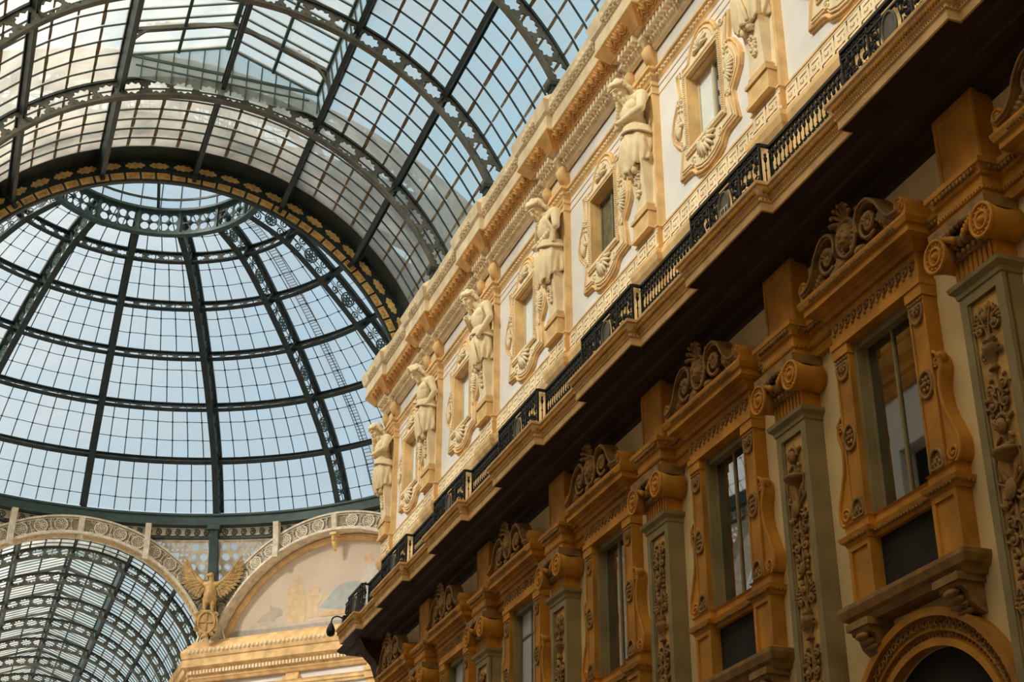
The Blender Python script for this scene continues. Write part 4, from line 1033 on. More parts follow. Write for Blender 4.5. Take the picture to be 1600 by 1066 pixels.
# ------------------------------------------------------------------ upper windows
HALF = [(0,1.68),(.22,1.64),(.42,1.5),(.55,1.3),(.60,1.16),(.72,1.14),(1.14,1.2),(1.10,.9),(1.03,.6),(1.2,.48),(1.38,.2),(1.46,-.05),(1.40,-.28),(1.2,-.5),(1.06,-.62),(1.1,-.9),(1.19,-1.30),(.78,-1.33),(.66,-1.38),(.55,-1.52),(.3,-1.62),(0,-1.66)]
OUT = HALF+[(-u, z) for u, z in HALF[-2:0:-1]]
def ray_rect(p, a, b0, b1):
    s = min(a/abs(p[0]) if abs(p[0]) > 1e-6 else 9e9, (b1/p[1] if p[1] > 1e-6 else b0/p[1] if p[1] < -1e-6 else 9e9)); return (p[0]*s, p[1]*s)
def up_surround(root):
    Q = lambda d, u, z: (-d, u, z)
    def layer(nm, sc, d0, d1, mt):
        m = MB(); o = [(u*sc[0], z*sc[1]) for u, z in OUT]; o2 = []
        for i in range(len(o)):
            a, b = o[i], o[(i+1) % len(o)]
            for q in range(3): o2.append((a[0]+(b[0]-a[0])*q/3, a[1]+(b[1]-a[1])*q/3))
        i_ = [ray_rect(p, .67, -.85, .85) for p in o2]
        m.holed([Q(d0,*p) for p in o2], [Q(d0,*p) for p in i_], (-(d1-d0),0,0)); m.obj(nm, M[mt], root)
    layer('stucco_plate', (1,1), -.02, .06, 'ochre'); layer('inner_plate', (.9,.92), .05, .10, 'cream')
    m = MB(); m.tube([Q(.07,u*.97,z*.97) for u, z in OUT], .035, 6, True); m.tube([Q(.10,u*.86,z*.885) for u, z in OUT], .022, 5, True); m.obj('rim_mouldings', M['ochre'], root)
    m = MB()
    for s in (-1, 1): m.box(-.12,.02,min(s*.645,s*.79),max(s*.645,s*.79),-.835,.835)
    m.box(-.12,.02,-.79,.79,.835,.98); m.box(-.14,.02,-.82,.82,-1.0,-.835)
    m.obj('inner_frame', M['ochre'], root)
    m = MB()
    for i in range(38):
        z = -.95+1.9*i/37
        for s in (-1, 1): m.ell(Q(.12,s*.73,z), (.045,.05,.024), nu=6, nv=4)
    for i in range(30):
        u = -.75+1.5*i/29; m.ell(Q(.12,u,.92), (.045,.024,.05), nu=6, nv=4); m.ell(Q(.14,u,-.93), (.045,.026,.045), nu=6, nv=4)
    m.obj('bead_frame', M['cream'], root)
    for s in (-1, 1):
        m = MB()
        for i in range(9):
            a = -1.1+2.2*i/8; m.tube([Q(.12,s*.92,-.12), Q(.15,s*(.92+.17*cos(a)),-.12+.2*sin(a)), Q(.11,s*(.92+.3*cos(a)),-.12+.34*sin(a))], [.02,.045,.02], 5)
        m.ell(Q(.13,s*.92,-.12), (.05,.06,.06))
        for z0_, dd in ((.45,1),(-.62,-1)):
            m.tube([Q(.11,s*(.93+x),z0_+z) for x, z in spiral((0,0),.02,.1,1.5,0,12,dd*s)], .02, 4)
        for j in range(6): m.ell(Q(.12,s*(.96+.06*((j % 2)*2-1)),.2+.06*j), (.03,.035,.03), nu=6, nv=4)
        m.obj('side_shell', M['cream'], root)
    m = MB()
    for i in range(9):
        a = pi+pi*i/8; m.tube([Q(.12,0,-1.04), Q(.17,.2*cos(a),-1.04+.18*sin(a)), Q(.12,.36*cos(a),-1.04+.36*sin(a))], [.025,.05,.025], 5)
    m.ell(Q(.14,0,-1.05), (.06,.1,.06))
    for s in (-1, 1): m.tube([Q(.11,s*(.55+x),-1.2+z) for x, z in spiral((0,0),.02,.1,1.4,0,12,s)], .022, 4)
    m.obj('lower_shell', M['cream'], root)
    m = MB()
    for i in range(7):
        a = pi*i/6; m.tube([Q(.12,0,1.12), Q(.15,.17*cos(a),1.12+.16*sin(a)), Q(.11,.30*cos(a),1.12+.32*sin(a))], [.025,.045,.02], 5)
    for s in (-1, 1): m.tube([Q(.11,s*(.86+x),1.06+z) for x, z in spiral((0,0),.02,.09,1.4,0,12,-s)], .02, 4)
    m.obj('top_shell', M['cream'], root)
ULB = {-1:('at the upper right corner, only its lower lobe in view','dark glass'),0:('first full upper window from the right, beside the bearded figure','half reflecting the iron roof'),1:('dark-curtained, between the folded-arms figure and the robe-gripping figure','olive curtain'),2:('third upper window from the right, left of the robe-gripping figure','pale blind'),3:('between the bare-chested and the veiled figures','pale blind'),4:('last upper window before the dome corner','pale blind')}
us0 = None
for k in range(-1, 5):
    yc = YU(k)+2.32; zc = 17.18; lab, what = ULB[k]
    lb = 'shell-carved stucco surround of the upper window, '+lab
    lb = ' '.join(lb.split()[:16])
    if us0 is None:
        us0 = thing('window_surround', lb, 'window surround', (XW,yc,zc), 'stucco surrounds of the upper windows'); up_surround(us0)
    else: dup(us0, (XW,yc,zc), lb)
    w = thing('window_%d' % (k+2), ' '.join(('upper window with '+what+', '+lab).split()[:16]), 'window', (XW,yc,zc), 'upper windows', 'structure')
    m = MB()
    for s in (-1, 1): m.box(.13,.21,s*.63-.05,s*.63+.05,-.83,.83)
    m.box(.132,.21,-.57,.57,.74,.82); m.box(.132,.21,-.57,.57,-.82,-.74); m.box(.12,.2,-.04,.04,-.8,.8)
    m.obj('window_frame', M['wood'] if k != 1 else M['woodd'], w)
    m = MB()
    for s in (-1, 1): m.box(-.02,.14,min(s*.640,s*.655),max(s*.640,s*.655),-.83,.815)
    m.box(-.015,.14,-.65,.65,.815,.83); m.obj('reveal', M['ochre'], w)
    for s in (-1, 1):
        m = MB(); m.box(.16,.17,min(s*.03,s*.6),max(s*.03,s*.6),-.78,.78)
        m.obj('pane', M['pane'] if k in (-1,) or (k == 0 and s < 0) else M['curtain'] if k == 1 else M['blind'], w)

# ------------------------------------------------------------------ balcony
XB = 6.05; CB = [YU(k) for k in KU[:-1]]+[42.45]
bp = jogs(XB, .19, CB[:-1], 1.31, y1=43.1, end=False)
bp = bp[:-1]+[(XB,41.25),(XB-.19,41.25),(XB-.19,43.1),(XB+1.1,43.1)]
bal = thing('balcony', 'long stone balcony slab with stepped carved edge and dark soffit', 'balcony', (0,0,0))
m = MB(); sweep_plan(m, bp, [(-.03,12.195),(0,12.2),(0,12.34),(.03,12.36),(.02,12.42),(.05,12.45),(.09,12.58),(.12,12.6),(.12,12.66),(-.35,12.68)]); m.obj('edge_moulding', M['ochre'], bal)
m = MB()
for p, t, nl, st in along(bp[:-1], .06):
    if p.y < 10: continue
    c_ = p+nl*.075; m.ell((c_.x,c_.y,12.515), (.03,.024,.055), nu=5, nv=4)
for p, t, nl, st in along(bp[:-1], .05):
    if p.y < 10: continue
    c_ = p+nl*.03; m.ell((c_.x,c_.y,12.39), (.018,.018,.018), nu=4, nv=3)
m.obj('leaf_carving', M['ochre_d'], bal)
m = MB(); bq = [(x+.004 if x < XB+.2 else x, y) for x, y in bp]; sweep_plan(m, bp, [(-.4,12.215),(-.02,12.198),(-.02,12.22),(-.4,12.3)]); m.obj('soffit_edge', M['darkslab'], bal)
m = MB()
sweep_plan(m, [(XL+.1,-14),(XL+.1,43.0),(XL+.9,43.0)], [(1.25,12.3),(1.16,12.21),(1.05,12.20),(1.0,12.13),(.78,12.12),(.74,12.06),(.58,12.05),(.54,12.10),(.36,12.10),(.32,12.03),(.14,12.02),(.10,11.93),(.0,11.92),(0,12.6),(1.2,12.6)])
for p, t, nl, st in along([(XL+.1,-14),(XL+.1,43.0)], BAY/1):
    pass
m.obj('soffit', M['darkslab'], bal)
for k in (5,):
    y = 42.3
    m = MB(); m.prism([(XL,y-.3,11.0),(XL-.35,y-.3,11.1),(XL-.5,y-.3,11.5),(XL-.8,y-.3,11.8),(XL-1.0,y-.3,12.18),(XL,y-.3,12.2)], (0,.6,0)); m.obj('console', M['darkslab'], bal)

def rail_common(mb, u0, u1, x=0):
    mb.box(x-.035,x+.035,u0,u1,.72,.77); mb.box(x-.02,x+.02,u0,u1,.60,.63); mb.box(x-.02,x+.02,u0,u1,.04,.07)
def baluster(mb, u, x=0, h0=.05, h1=.62):
    mb.tube([(x,u,h0),(x,u,h1)], .0105, 5)
    mb.lathe([(.010,-.05),(.024,-.03),(.034,.02),(.016,.05),(.028,.08),(.010,.11)], (x,u,.51), 6)
    mb.ell((x,u,.33), (.02,.02,.03), nu=5, nv=4)
BALME = {}
def bal_obj(root, u, x=0, h0=.05, h1=.62):
    k = (h0, h1)
    if k not in BALME:
        b = MB(); baluster(b, 0, 0, h0, h1); BALME[k] = b.mesh('baluster'); BALME[k].materials.append(M['ironblack'])
    o = bpy.data.objects.new('baluster', BALME[k]); COL.objects.link(o); o.parent = root; o.location = (x, u, 0)
def straight_rail(root, L_):
    m = MB(); rail_common(m, -L_/2, L_/2); m.obj('handrail', M['ironblack'], root)
    n = max(2,round(L_/.125))
    for i in range(n): bal_obj(root, -L_/2+L_*(i+.5)/n)
    m = MB()
    for i in range(n):
        u = -L_/2+L_*(i+.5)/n
        for s in (-1, 1): m.tube([(0,u+s*(.035+x),.17+z) for x, z in spiral((0,0),.008,.042,1.3,-pi/2,9,s)], .013, 4); m.tube([(0,u+s*(.03+x),.27+z) for x, z in spiral((0,0),.006,.03,1.2,pi/2,8,s)], .010, 4); m.tube([(0,u+s*(.03+x),.57+z) for x, z in spiral((0,0),.006,.03,1.2,pi/2,8,s)], .010, 4)
        m.tube([(0,u+.04*cos(q*pi/4),.675+.035*sin(q*pi/4)) for q in range(8)], .012, 4, True); m.ell((0,u+.08,.675), .02, nu=5, nv=4)
        m.ell((0,u,.13), (.03,.05,.05), nu=6, nv=4)
    m.obj('scrollwork', M['ironblack'], root)
def bow_rail(root, W=1.2):
    m = MB(); rail_common(m, -W, W)
    for s in (-1, 1):
        m.box(0,.2,s*W-.02,s*W+.02,.72,.77); m.box(0,.2,s*W-.015,s*W+.015,.04,.07)
        m.box(-.02,.02,s*W-.02,s*W+.02,0,.76); m.box(.18,.22,s*W-.02,s*W+.02,0,.76); m.box(-.02,.02,s*.52-.02,s*.52+.02,0,.74)
    m.obj('handrail', M['ironblack'], root)
    m = MB()
    for s in (-1, 1):
        for i in range(4): bal_obj(root, s*(.62+.15*i), 0, .3, .62)
        bal_obj(root, s*W, .1)
        m.tube([(0,s*(.9+.28*cos(a)),.42+.2*sin(a)) for a in [pi*q/10 for q in range(11)]], .014, 4)
    m.obj('arched_bar', M['ironblack'], root)
    m = MB()
    for s in (-1, 1):                       # corner scroll fan and dense centre panel
        for (cu, cz, r, d) in ((.86,.16,.12,1),(.98,.12,.09,-1),(1.08,.2,.09,1),(.7,.2,.1,-1),(.9,.28,.07,1),(.62,.12,.07,1)):
            m.tube([(0,s*(cu+x),cz+z) for x, z in spiral((0,0),.012,r,1.6,0,14,d)], .016, 4); m.ell((0,s*cu,cz), (.02,.035,.035), nu=6, nv=4)
        for (cu, cz, r, d) in ((.38,.15,.1,1),(.4,.32,.08,-1),(.38,.48,.1,1),(.28,.60,.07,-1),(.46,.62,.05,1),(.46,.05,.05,1),(.28,.06,.06,-1)):
            m.tube([(0,s*(cu+x),cz+z) for x, z in spiral((0,0),.012,r,1.6,1,14,d)], .018, 4); m.ell((0,s*cu,cz), (.02,.04,.03), nu=6, nv=4)
            m.ell((.0,s*(cu+.06),cz+.05), (.016,.05,.025), Matrix.Rotation(.7*d,3,'X'), nu=6, nv=4)
        for (cu, cz, r, d) in ((.64,.34,.07,1),(.78,.34,.06,-1),(1.06,.40,.06,1),(.7,.54,.06,1),(.86,.56,.06,-1),(1.02,.58,.06,1),(1.12,.5,.05,-1),(.33,.24,.05,-1),(.46,.40,.05,1),(.30,.40,.05,1),(.2,.08,.05,1),(.2,.6,.05,-1)):
            m.tube([(.006,s*(cu+x),cz+z) for x, z in spiral((0,0),.01,r,1.5,.5,12,d)], .016, 4); m.ell((0,s*cu,cz), (.016,.026,.026), nu=6, nv=4)
        for q in range(20): m.ell((0,s*(.2+.05*q),.675+.01*sin(q*2)), (.018,.028,.028), nu=6, nv=4)
        m.tube([(0,s*.24,.05),(0,s*.27,.3),(0,s*.2,.62)], .016, 4)
    m.obj('scrollwork', M['ironblack'], root)
    m = MB(); ov = [(.16*cos(2*pi*i/24),.23*sin(2*pi*i/24)+.34) for i in range(24)]
    m.prism([(-.015,u,z) for u, z in ov], (.03,0,0)); m.tube([(-.02,u*1.05,.34+(z-.34)*1.05) for u, z in ov], .022, 5, True)
    m.obj('oval_medallion', M['medal'], root)
RLB = {-1:'bowed black railing panel at the upper right, over the soffit edge',0:'bowed black railing panel with lettered medallion below the first window from the right',1:'bowed black railing panel with blank oval below the robe-gripping figure',2:'bowed black railing panel third from the right, under the fourth figure',3:'bowed black railing panel with pale oval, below the veiled figure',4:'bowed black railing panel with pale oval, next to last before the corner',5:'bowed black railing panel at the balcony end by the hanging lamp'}
RLS = {-2:'straight baluster railing cut by the top right edge of the view',-1:'straight baluster railing at the right, right of the lettered medallion',0:'straight baluster railing just left of the lettered medallion',1:'straight baluster railing below the olive-curtained upper window',2:'straight baluster railing below the third upper window from the right',3:'straight baluster railing between the two pale-oval panels',4:'straight baluster railing last before the balcony end'}
b0 = s0 = None; ZR = 12.68
for k in range(-1, 6):
    y = YU(k) if k < 5 else 42.0
    if k == 5:
        r = thing('balcony_railing', RLB[k], 'railing', (XB-.07,y-.1,ZR), 'bowed balcony railings'); bow_rail(r, .78)
        continue
    if b0 is None: b0 = thing('balcony_railing', RLB[k], 'railing', (XB-.07,y,ZR), 'bowed balcony railings'); bow_rail(b0); r = b0
    else: r = dup(b0, (XB-.07,y,ZR), RLB[k])
    if k == 0:                              # number plate, its reflection painted as a pale lower half
        md_ = [c for c in r.children if c.name.startswith('oval_medallion')][0]
        m = MB(); m.prism([(-.02,.15*cos(a),.23*.95*sin(a)+.34) for a in [pi+pi*i/12 for i in range(13)]], (.004,0,0)); p_ = m.obj('number_plate', M['beige'], md_)
        m = MB()
        def stroke(a, b): m.bar((-.024,a[0],a[1]), (-.024,b[0],b[1]), .006, .016, (0,-(b[1]-a[1]),b[0]-a[0]))
        stroke((.10,.31),(.075,.20)); stroke((.05,.31),(.075,.20)); stroke((.02,.31),(.02,.2)); stroke((-.06,.31),(-.03,.2)); stroke((-.06,.31),(-.09,.2)); stroke((-.04,.245),(-.08,.245))
        m.obj('lettering', M['ironblack'], md_)
for k in range(-2, 5):
    a = YU(k)+1.2; b = (YU(k+1) if k+1 < 5 else 42.33)-1.2
    L_ = 2.463 if k < 4 else (42.0-.1-.78)-a
    if k == 4:
        r = thing('balcony_railing', RLS[k], 'railing', (XB+.12,a+L_/2,ZR), 'straight balcony railings'); straight_rail(r, L_); continue
    if s0 is None: s0 = thing('balcony_railing', RLS[k], 'railing', (XB+.12,(a+b)/2,ZR), 'straight balcony railings'); straight_rail(s0, L_)
    else: dup(s0, (XB+.12,(a+b)/2,ZR), RLS[k])
for o in [o for o in COL.objects if o.name.startswith('balcony_railing')]: o.scale = (1,1,1.1)
r = thing('hanging_lamp', 'black gooseneck lamp hanging off the end of the balcony railing', 'lamp', (5.95,42.75,12.75))
m = MB(); m.box(-.12,.06,-.1,.1,-.02,.22); m.obj('mount', M['ironblack'], r)
m = MB(); m.tube(catmull([(-.1,0,.14),(-.28,.02,.2),(-.42,.04,.12),(-.45,.05,-.05)], 6), .022, 8); m.obj('gooseneck', M['ironblack'], r)
m = MB(); m.lathe([(.02,.08),(.05,.05),(.10,-.05),(.135,-.15),(.135,-.22),(.11,-.30),(.05,-.34),(0,-.35)], (-.45,.05,-.08), 14); m.obj('lamp_head', M['ironblack'], r)

# ------------------------------------------------------------------ lower order: entablature, pilasters, windows
XP = 6.88                                   # pilaster front
CL = [YL(k) for k in range(-4, 6)]
ep = jogs(XL-.10, .30, CL, .47)
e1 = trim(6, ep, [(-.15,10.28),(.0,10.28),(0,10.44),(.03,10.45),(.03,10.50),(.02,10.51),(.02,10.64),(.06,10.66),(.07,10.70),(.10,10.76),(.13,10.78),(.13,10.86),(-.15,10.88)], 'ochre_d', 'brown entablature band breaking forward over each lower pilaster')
m = MB()
for p, t, nl, st in along(ep[:-1], .075):
    if p.y < 10: continue
    c_ = p+nl*.105; m.ell((c_.x,c_.y,10.73), (.03,.032,.045), nu=5, nv=4)
m.obj('leaf_carving', M['relief'], e1)
m = MB()
for p, t, nl, st in along(ep[:-1], .06):
    if p.y < 10: continue
    c_ = p+nl*.03; m.ell((c_.x,c_.y,10.475), (.016,.02,.02), nu=4, nv=3)
m.obj('bead_row', M['relief'], e1)

def relief_panel(root, seed, z0, z1, w):
    """arabesque of urns, scrolls, leaves and little trophies growing up the pilaster panel"""
    rnd = random.Random(seed); m = MB(); z = z1; d = lambda: -.02-.03*rnd.random()
    def leaf(u, z, l, a, wd=.03):
        c = (-.03, u+cos(a)*l/2, z+sin(a)*l/2); m.ell(c, (.03,l/2,wd), Matrix.Rotation(a,3,'X'), nu=7, nv=5)
    def scroll(u, z, r, dr, a0=0, th=.022):
        m.tube([(-.035,u+x,z+y) for x, y in spiral((0,0),.015,r,1.5,a0,14,dr)], th, 5); m.ell((-.045,u,z), (.035,.035,.035), nu=7, nv=5)
        for q in range(3): leaf(u+r*.9*cos(a0+q*1.3), z+r*.9*sin(a0+q*1.3), .09, a0+q*1.3+.8, .022)
    m.tube([(-.02,.0,z1-.05),(-.02,0,z0)], .016, 5)
    kinds = ['bouquet','urn','scrolls','mask','dish','trophy','scrolls','drop']; i = seed*3
    z = z1-.1
    while z > z0+.5:
        k = kinds[i % len(kinds)]; i += 1
        if k == 'bouquet':
            for s in (-1, 1):
                m.tube(catmull([(-.03,0,z-.45),(-.04,s*.05,z-.2),(-.05,s*.14,z-.02),(-.05,s*.2,z-.1)],5), .018, 5)
                for q in range(5): leaf(s*(.06+.03*q), z-.05-.03*q, .13, s*0+(pi/2-s*(.3+.35*q)), .028)
                scroll(s*.15, z-.26, .085, s)
            m.ell((-.06,0,z-.12), (.05,.05,.07)); z -= .5
        elif k == 'urn':
            m.lathe([(.02,-.36),(.09,-.35),(.03,-.28),(.08,-.2),(.13,-.1),(.14,-.04),(.09,0),(.12,.03),(.0,.04)], (-.0,0,z), 10, pi/2, 3*pi/2)
            for q in range(7): leaf(0, z+.02, .12, pi*q/6, .02)
            for s in (-1, 1): m.tube([(-.03,s*(.14+x),z-.12+y) for x, y in spiral((0,0),.02,.07,1.2,0,10,s)], .016, 4)
            z -= .48
        elif k == 'scrolls':
            for s in (-1, 1):
                scroll(s*.13, z-.12, .10, s, pi/2); scroll(s*.12, z-.34, .085, -s, -pi/2)
                leaf(s*.03, z-.22, .16, pi/2-s*.9); leaf(s*.20, z-.23, .08, s*.4)
            z -= .48
        elif k == 'mask':
            m.ell((-.06,0,z-.16), (.07,.08,.11)); m.ell((-.125,0,z-.17), (.02,.015,.03))
            for s in (-1, 1): m.ell((-.12,s*.03,z-.14), (.012,.016,.01)); leaf(s*.08, z-.1, .15, pi/2-s*1.1, .035); leaf(s*.07, z-.26, .14, -pi/2+s*.8, .03)
            for q in range(10): m.ell((-.05,.12*cos(pi*q/9),z-.14+.13*sin(pi*q/9)), (.03,.03,.035), nu=6, nv=4)
            z -= .42
        elif k == 'dish':
            m.lathe([(.02,-.2),(.06,-.14),(.19,-.07),(.22,-.03),(.2,0),(0,.01)], (0,0,z-.05), 12, pi/2, 3*pi/2)
            for q in range(5): m.ell((-.06,-.14+.07*q,z-.02), (.045,.04,.05), nu=7, nv=5)
            for s in (-1, 1):
                m.tube(catmull([(-.03,s*.2,z-.08),(-.04,s*.23,z-.2),(-.03,s*.19,z-.34)],4), .014, 4); m.ell((-.04,s*.19,z-.38), (.03,.03,.05), nu=6, nv=4)
            z -= .36
        elif k == 'trophy':
            for a in (pi/2-.5, pi/2+.5, pi/2-1.0, pi/2+1.0): leaf(.0, z-.2, .34, a, .02); leaf(0, z-.2, -.2, a, .02)
            m.ell((-.07,0,z-.2), (.05,.10,.13)); m.tube([(-.08,.09*cos(q*pi/8),z-.2+.12*sin(q*pi/8)) for q in range(16)], .015, 4, True)
            for s in (-1, 1): scroll(s*.17, z-.36, .06, s)
            z -= .46
        else:
            for s in (-1, 1):
                for q in range(4): m.ell((-.03,s*(.14-.01*q),z-.05-.085*q), (.035,.04-.004*q,.045), nu=6, nv=4)
                leaf(s*.04, z-.1, .18, pi/2-s*.5); leaf(s*.04, z-.28, .16, pi/2-s*1.9)
            m.ell((-.05,0,z-.2), (.045,.06,.1)); z -= .42
    m.obj('arabesque', M['relief'], root)

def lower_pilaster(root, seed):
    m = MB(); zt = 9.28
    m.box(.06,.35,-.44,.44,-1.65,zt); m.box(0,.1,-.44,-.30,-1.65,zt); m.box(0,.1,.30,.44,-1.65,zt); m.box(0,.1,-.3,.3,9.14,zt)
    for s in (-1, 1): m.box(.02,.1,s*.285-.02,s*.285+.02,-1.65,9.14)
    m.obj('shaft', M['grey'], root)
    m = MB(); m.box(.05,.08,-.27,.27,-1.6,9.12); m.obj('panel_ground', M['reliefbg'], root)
    o = MB()
    relief_panel(root, seed, 1.2, 9.05, .5)
    for c in root.children:
        if c.name.startswith('arabesque'): c.location = (.05,0,0)
    m = MB(); sweep_plan(m, [(.32,-.44),(0,-.44),(0,.44),(.32,.44)], [(-.02,9.26),(.02,9.28),(.03,9.34),(.09,9.40),(.10,9.46),(-.02,9.48)]); m.obj('necking', M['grey'], root)
    c = MB(); c.box(.02,.34,-.42,.42,9.46,9.80)
    for i in range(9): c.box(.0,.03,-.40+.1*i-.028+.0,-.40+.1*i+.028,9.48,9.78)
    c.obj('fluted_neck', M['ochre_d'], root)
    c = MB(); c.box(-.05,.3,-.46,.46,9.78,10.16); c.box(-.22,.3,-.60,.60,10.13,10.29)
    for i in range(7): c.ell((-.10,-.30+.1*i,9.98), (.09,.05,.09), nu=8, nv=6); c.ell((-.06,-.33+.11*i,9.84), (.05,.045,.05), nu=6, nv=4)
    for i in range(9): c.ell((-.2,-.36+.09*i,10.13-.02*cos(i)), (.06,.05,.05), nu=6, nv=4)
    c.obj('capital', M['relief'], root)
    for s in (-1, 1):
        v = MB(); cu, cz = s*.50, 9.93
        v.rings([[(x, cu+r*cos(2*pi*k/20), cz+r*sin(2*pi*k/20)*1.05) for k in range(20)] for x, r in ((-.22,.235),(-.05,.20),(.1,.19),(.28,.22))], smooth=True)
        v.tube([(-.225,cu+r*cos(2*pi*k/22),cz+1.05*r*sin(2*pi*k/22)) for r in (.215,) for k in range(22)], .028, 5, True)
        v.tube([(-.225,cu+.115*cos(2*pi*k/18),cz+.12*sin(2*pi*k/18)) for k in range(18)], .022, 5, True)
        for k in range(13): v.ell((-.22,cu+.165*cos(2*pi*k/13),cz+.172*sin(2*pi*k/13)), (.025,.022,.022), nu=5, nv=4)
        v.ell((-.23,cu,cz), (.05,.055,.055))
        for q in range(5): v.ell((-.2,s*(.32-.05*q),10.1-.03*q), (.06,.045,.06), nu=6, nv=4)
        v.obj('volute', M['ochre_d'], root)
    m = MB(); m.box(.0,.4,-.45,.45,10.86,12.08); m.box(-.03,.3,-.45,.45,10.86,10.92); m.obj('pedestal_block', M['ochre_d'], root)
    m = MB()
    for a in (-1, 1): m.box(-.012,.01,a*.4-.03,a*.4+.03,10.95,12.0)
    m.box(-.014,.01,-.4,.4,11.97,12.03); m.obj('block_fillets', M['ochre_d'], root)
PLL = {-1:'nearest carved pilaster at the right edge, with figure and basket relief',0:'second carved grey pilaster from the right, between the two largest windows',1:'third carved grey pilaster from the right, with dark trophy relief',2:'fourth carved grey pilaster from the right',3:'fifth carved pilaster from the right, only its upper part in view',4:'sixth carved pilaster, mostly cut by the bottom edge',5:'end pilaster of the lower storey below the balcony corner'}
protoP = {}
for k in range(-1, 6):
    lb = PLL[k]; y = YL(k) if k < 5 else 42.2; sd = (k+7) % 3
    if sd not in protoP:
        r = thing('carved_pilaster', lb, 'pilaster', (XP,y,0), 'carved pilasters of the lower storey'); lower_pilaster(r, sd); protoP[sd] = r
    else: dup(protoP[sd], (XP,y,0), lb)

def swan(root):
    """carved broken pediment with a mask between two scrolls"""
    m = MB(); Z = 10.9
    Q = lambda d, u, z: (-d, u, Z+z)
    for s in (-1, 1):
        cv = catmull([(1.30,.10),(1.10,.14),(.95,.30),(.82,.52),(.62,.68),(.42,.66),(.30,.50),(.33,.28)], 5)
        m.rings([[Q(.30,s*u,z-.05), Q(.58,s*u,z-.05), Q(.60,s*u,z+.04), Q(.30,s*u,z+.06)] for u, z in cv])
        m.tube([Q(.6,s*u,z) for u, z in cv], .026, 5)
        m.tube([Q(.56,s*(.56+x),.33+z) for x, z in spiral((0,0),.03,.24,1.6,pi/2,20,-s)], .03, 6)
        m.ell(Q(.5,s*.56,.33), (.09,.075,.085)); 
        for q in range(6):
            a = .3+q*.5; m.ell(Q(.55,s*(.56+.12*cos(a)),.33+.13*sin(a)), (.05,.07,.03), Matrix.Rotation(a*s,3,'X'), nu=7, nv=5)
        for q in range(5): m.ell(Q(.46,s*(.80+.07*q),.24-.035*q), (.08,.08,.055), Matrix.Rotation(.6*s,3,'X'), nu=7, nv=5); m.ell(Q(.44,s*(.84+.06*q),.12), (.07,.05,.05), nu=6, nv=4)
        for q in range(4): m.ell(Q(.5,s*1.30,.08+.05*q), (.09,.07-.01*q,.05), nu=7, nv=5)
        m.ell(Q(.48,s*.22,.08), (.1,.14,.08)); m.ell(Q(.48,s*.28,.74), (.1,.08,.06))
    m.prism([Q(.14,-1.25,0),Q(.14,1.25,0),Q(.14,1.0,.2),Q(.14,.6,.55),Q(.14,0,.6),Q(.14,-.6,.55),Q(.14,-1.0,.2)], (-.08,0,0))
    m.obj('scroll_carving', M['relief'], root)
    m = MB(); m.ell(Q(.54,0,.42), (.15,.16,.22), nu=12, nv=9); m.ell(Q(.68,0,.40), (.05,.03,.06)); m.ell(Q(.66,0,.29), (.04,.06,.025))
    for s in (-1, 1):
        m.ell(Q(.66,s*.06,.46), (.03,.035,.018)); m.ell(Q(.62,s*.08,.36), (.05,.05,.05))
        for q in range(6): m.ell(Q(.52,s*(.14+.03*sin(q)),.58-.08*q), (.08,.06,.06), nu=7, nv=5)
    m.tube([Q(.56,.25*cos(2*pi*q/20),.40+.3*sin(2*pi*q/20)) for q in range(20)], .035, 5, True)
    m.obj('mask', M['relief'], root)
    m = MB()
    for q in range(7):
        a = pi*(q+.5)/7; m.tube(catmull([Q(.5,0,.66), Q(.56,.12*cos(a),.66+.14*sin(a)), Q(.62,.24*cos(a),.66+.27*sin(a)), Q(.66,.27*cos(a),.62+.27*sin(a))], 4), [.035]*10+[.045,.04,.025], 6)
    m.ell(Q(.52,0,.68), (.09,.1,.07)); m.obj('palmette_crest', M['relief'], root)
    for s in (-1, 1):
        m = MB(); m.box(-.54,0,s*1.34-.15,s*1.34+.09,Z,Z+.16) if s > 0 else m.box(-.54,0,-1.43,-1.19,Z,Z+.16)
        m.tube([Q(.0,s*1.31,.2), Q(.56,s*1.31,.2)], .12, 10); m.tube([Q(.565,s*1.31+x,.2+z) for x, z in spiral((0,0),.01,.1,1.5)], .018, 4)
        m.obj('end_roll', M['ochre_d'], root)
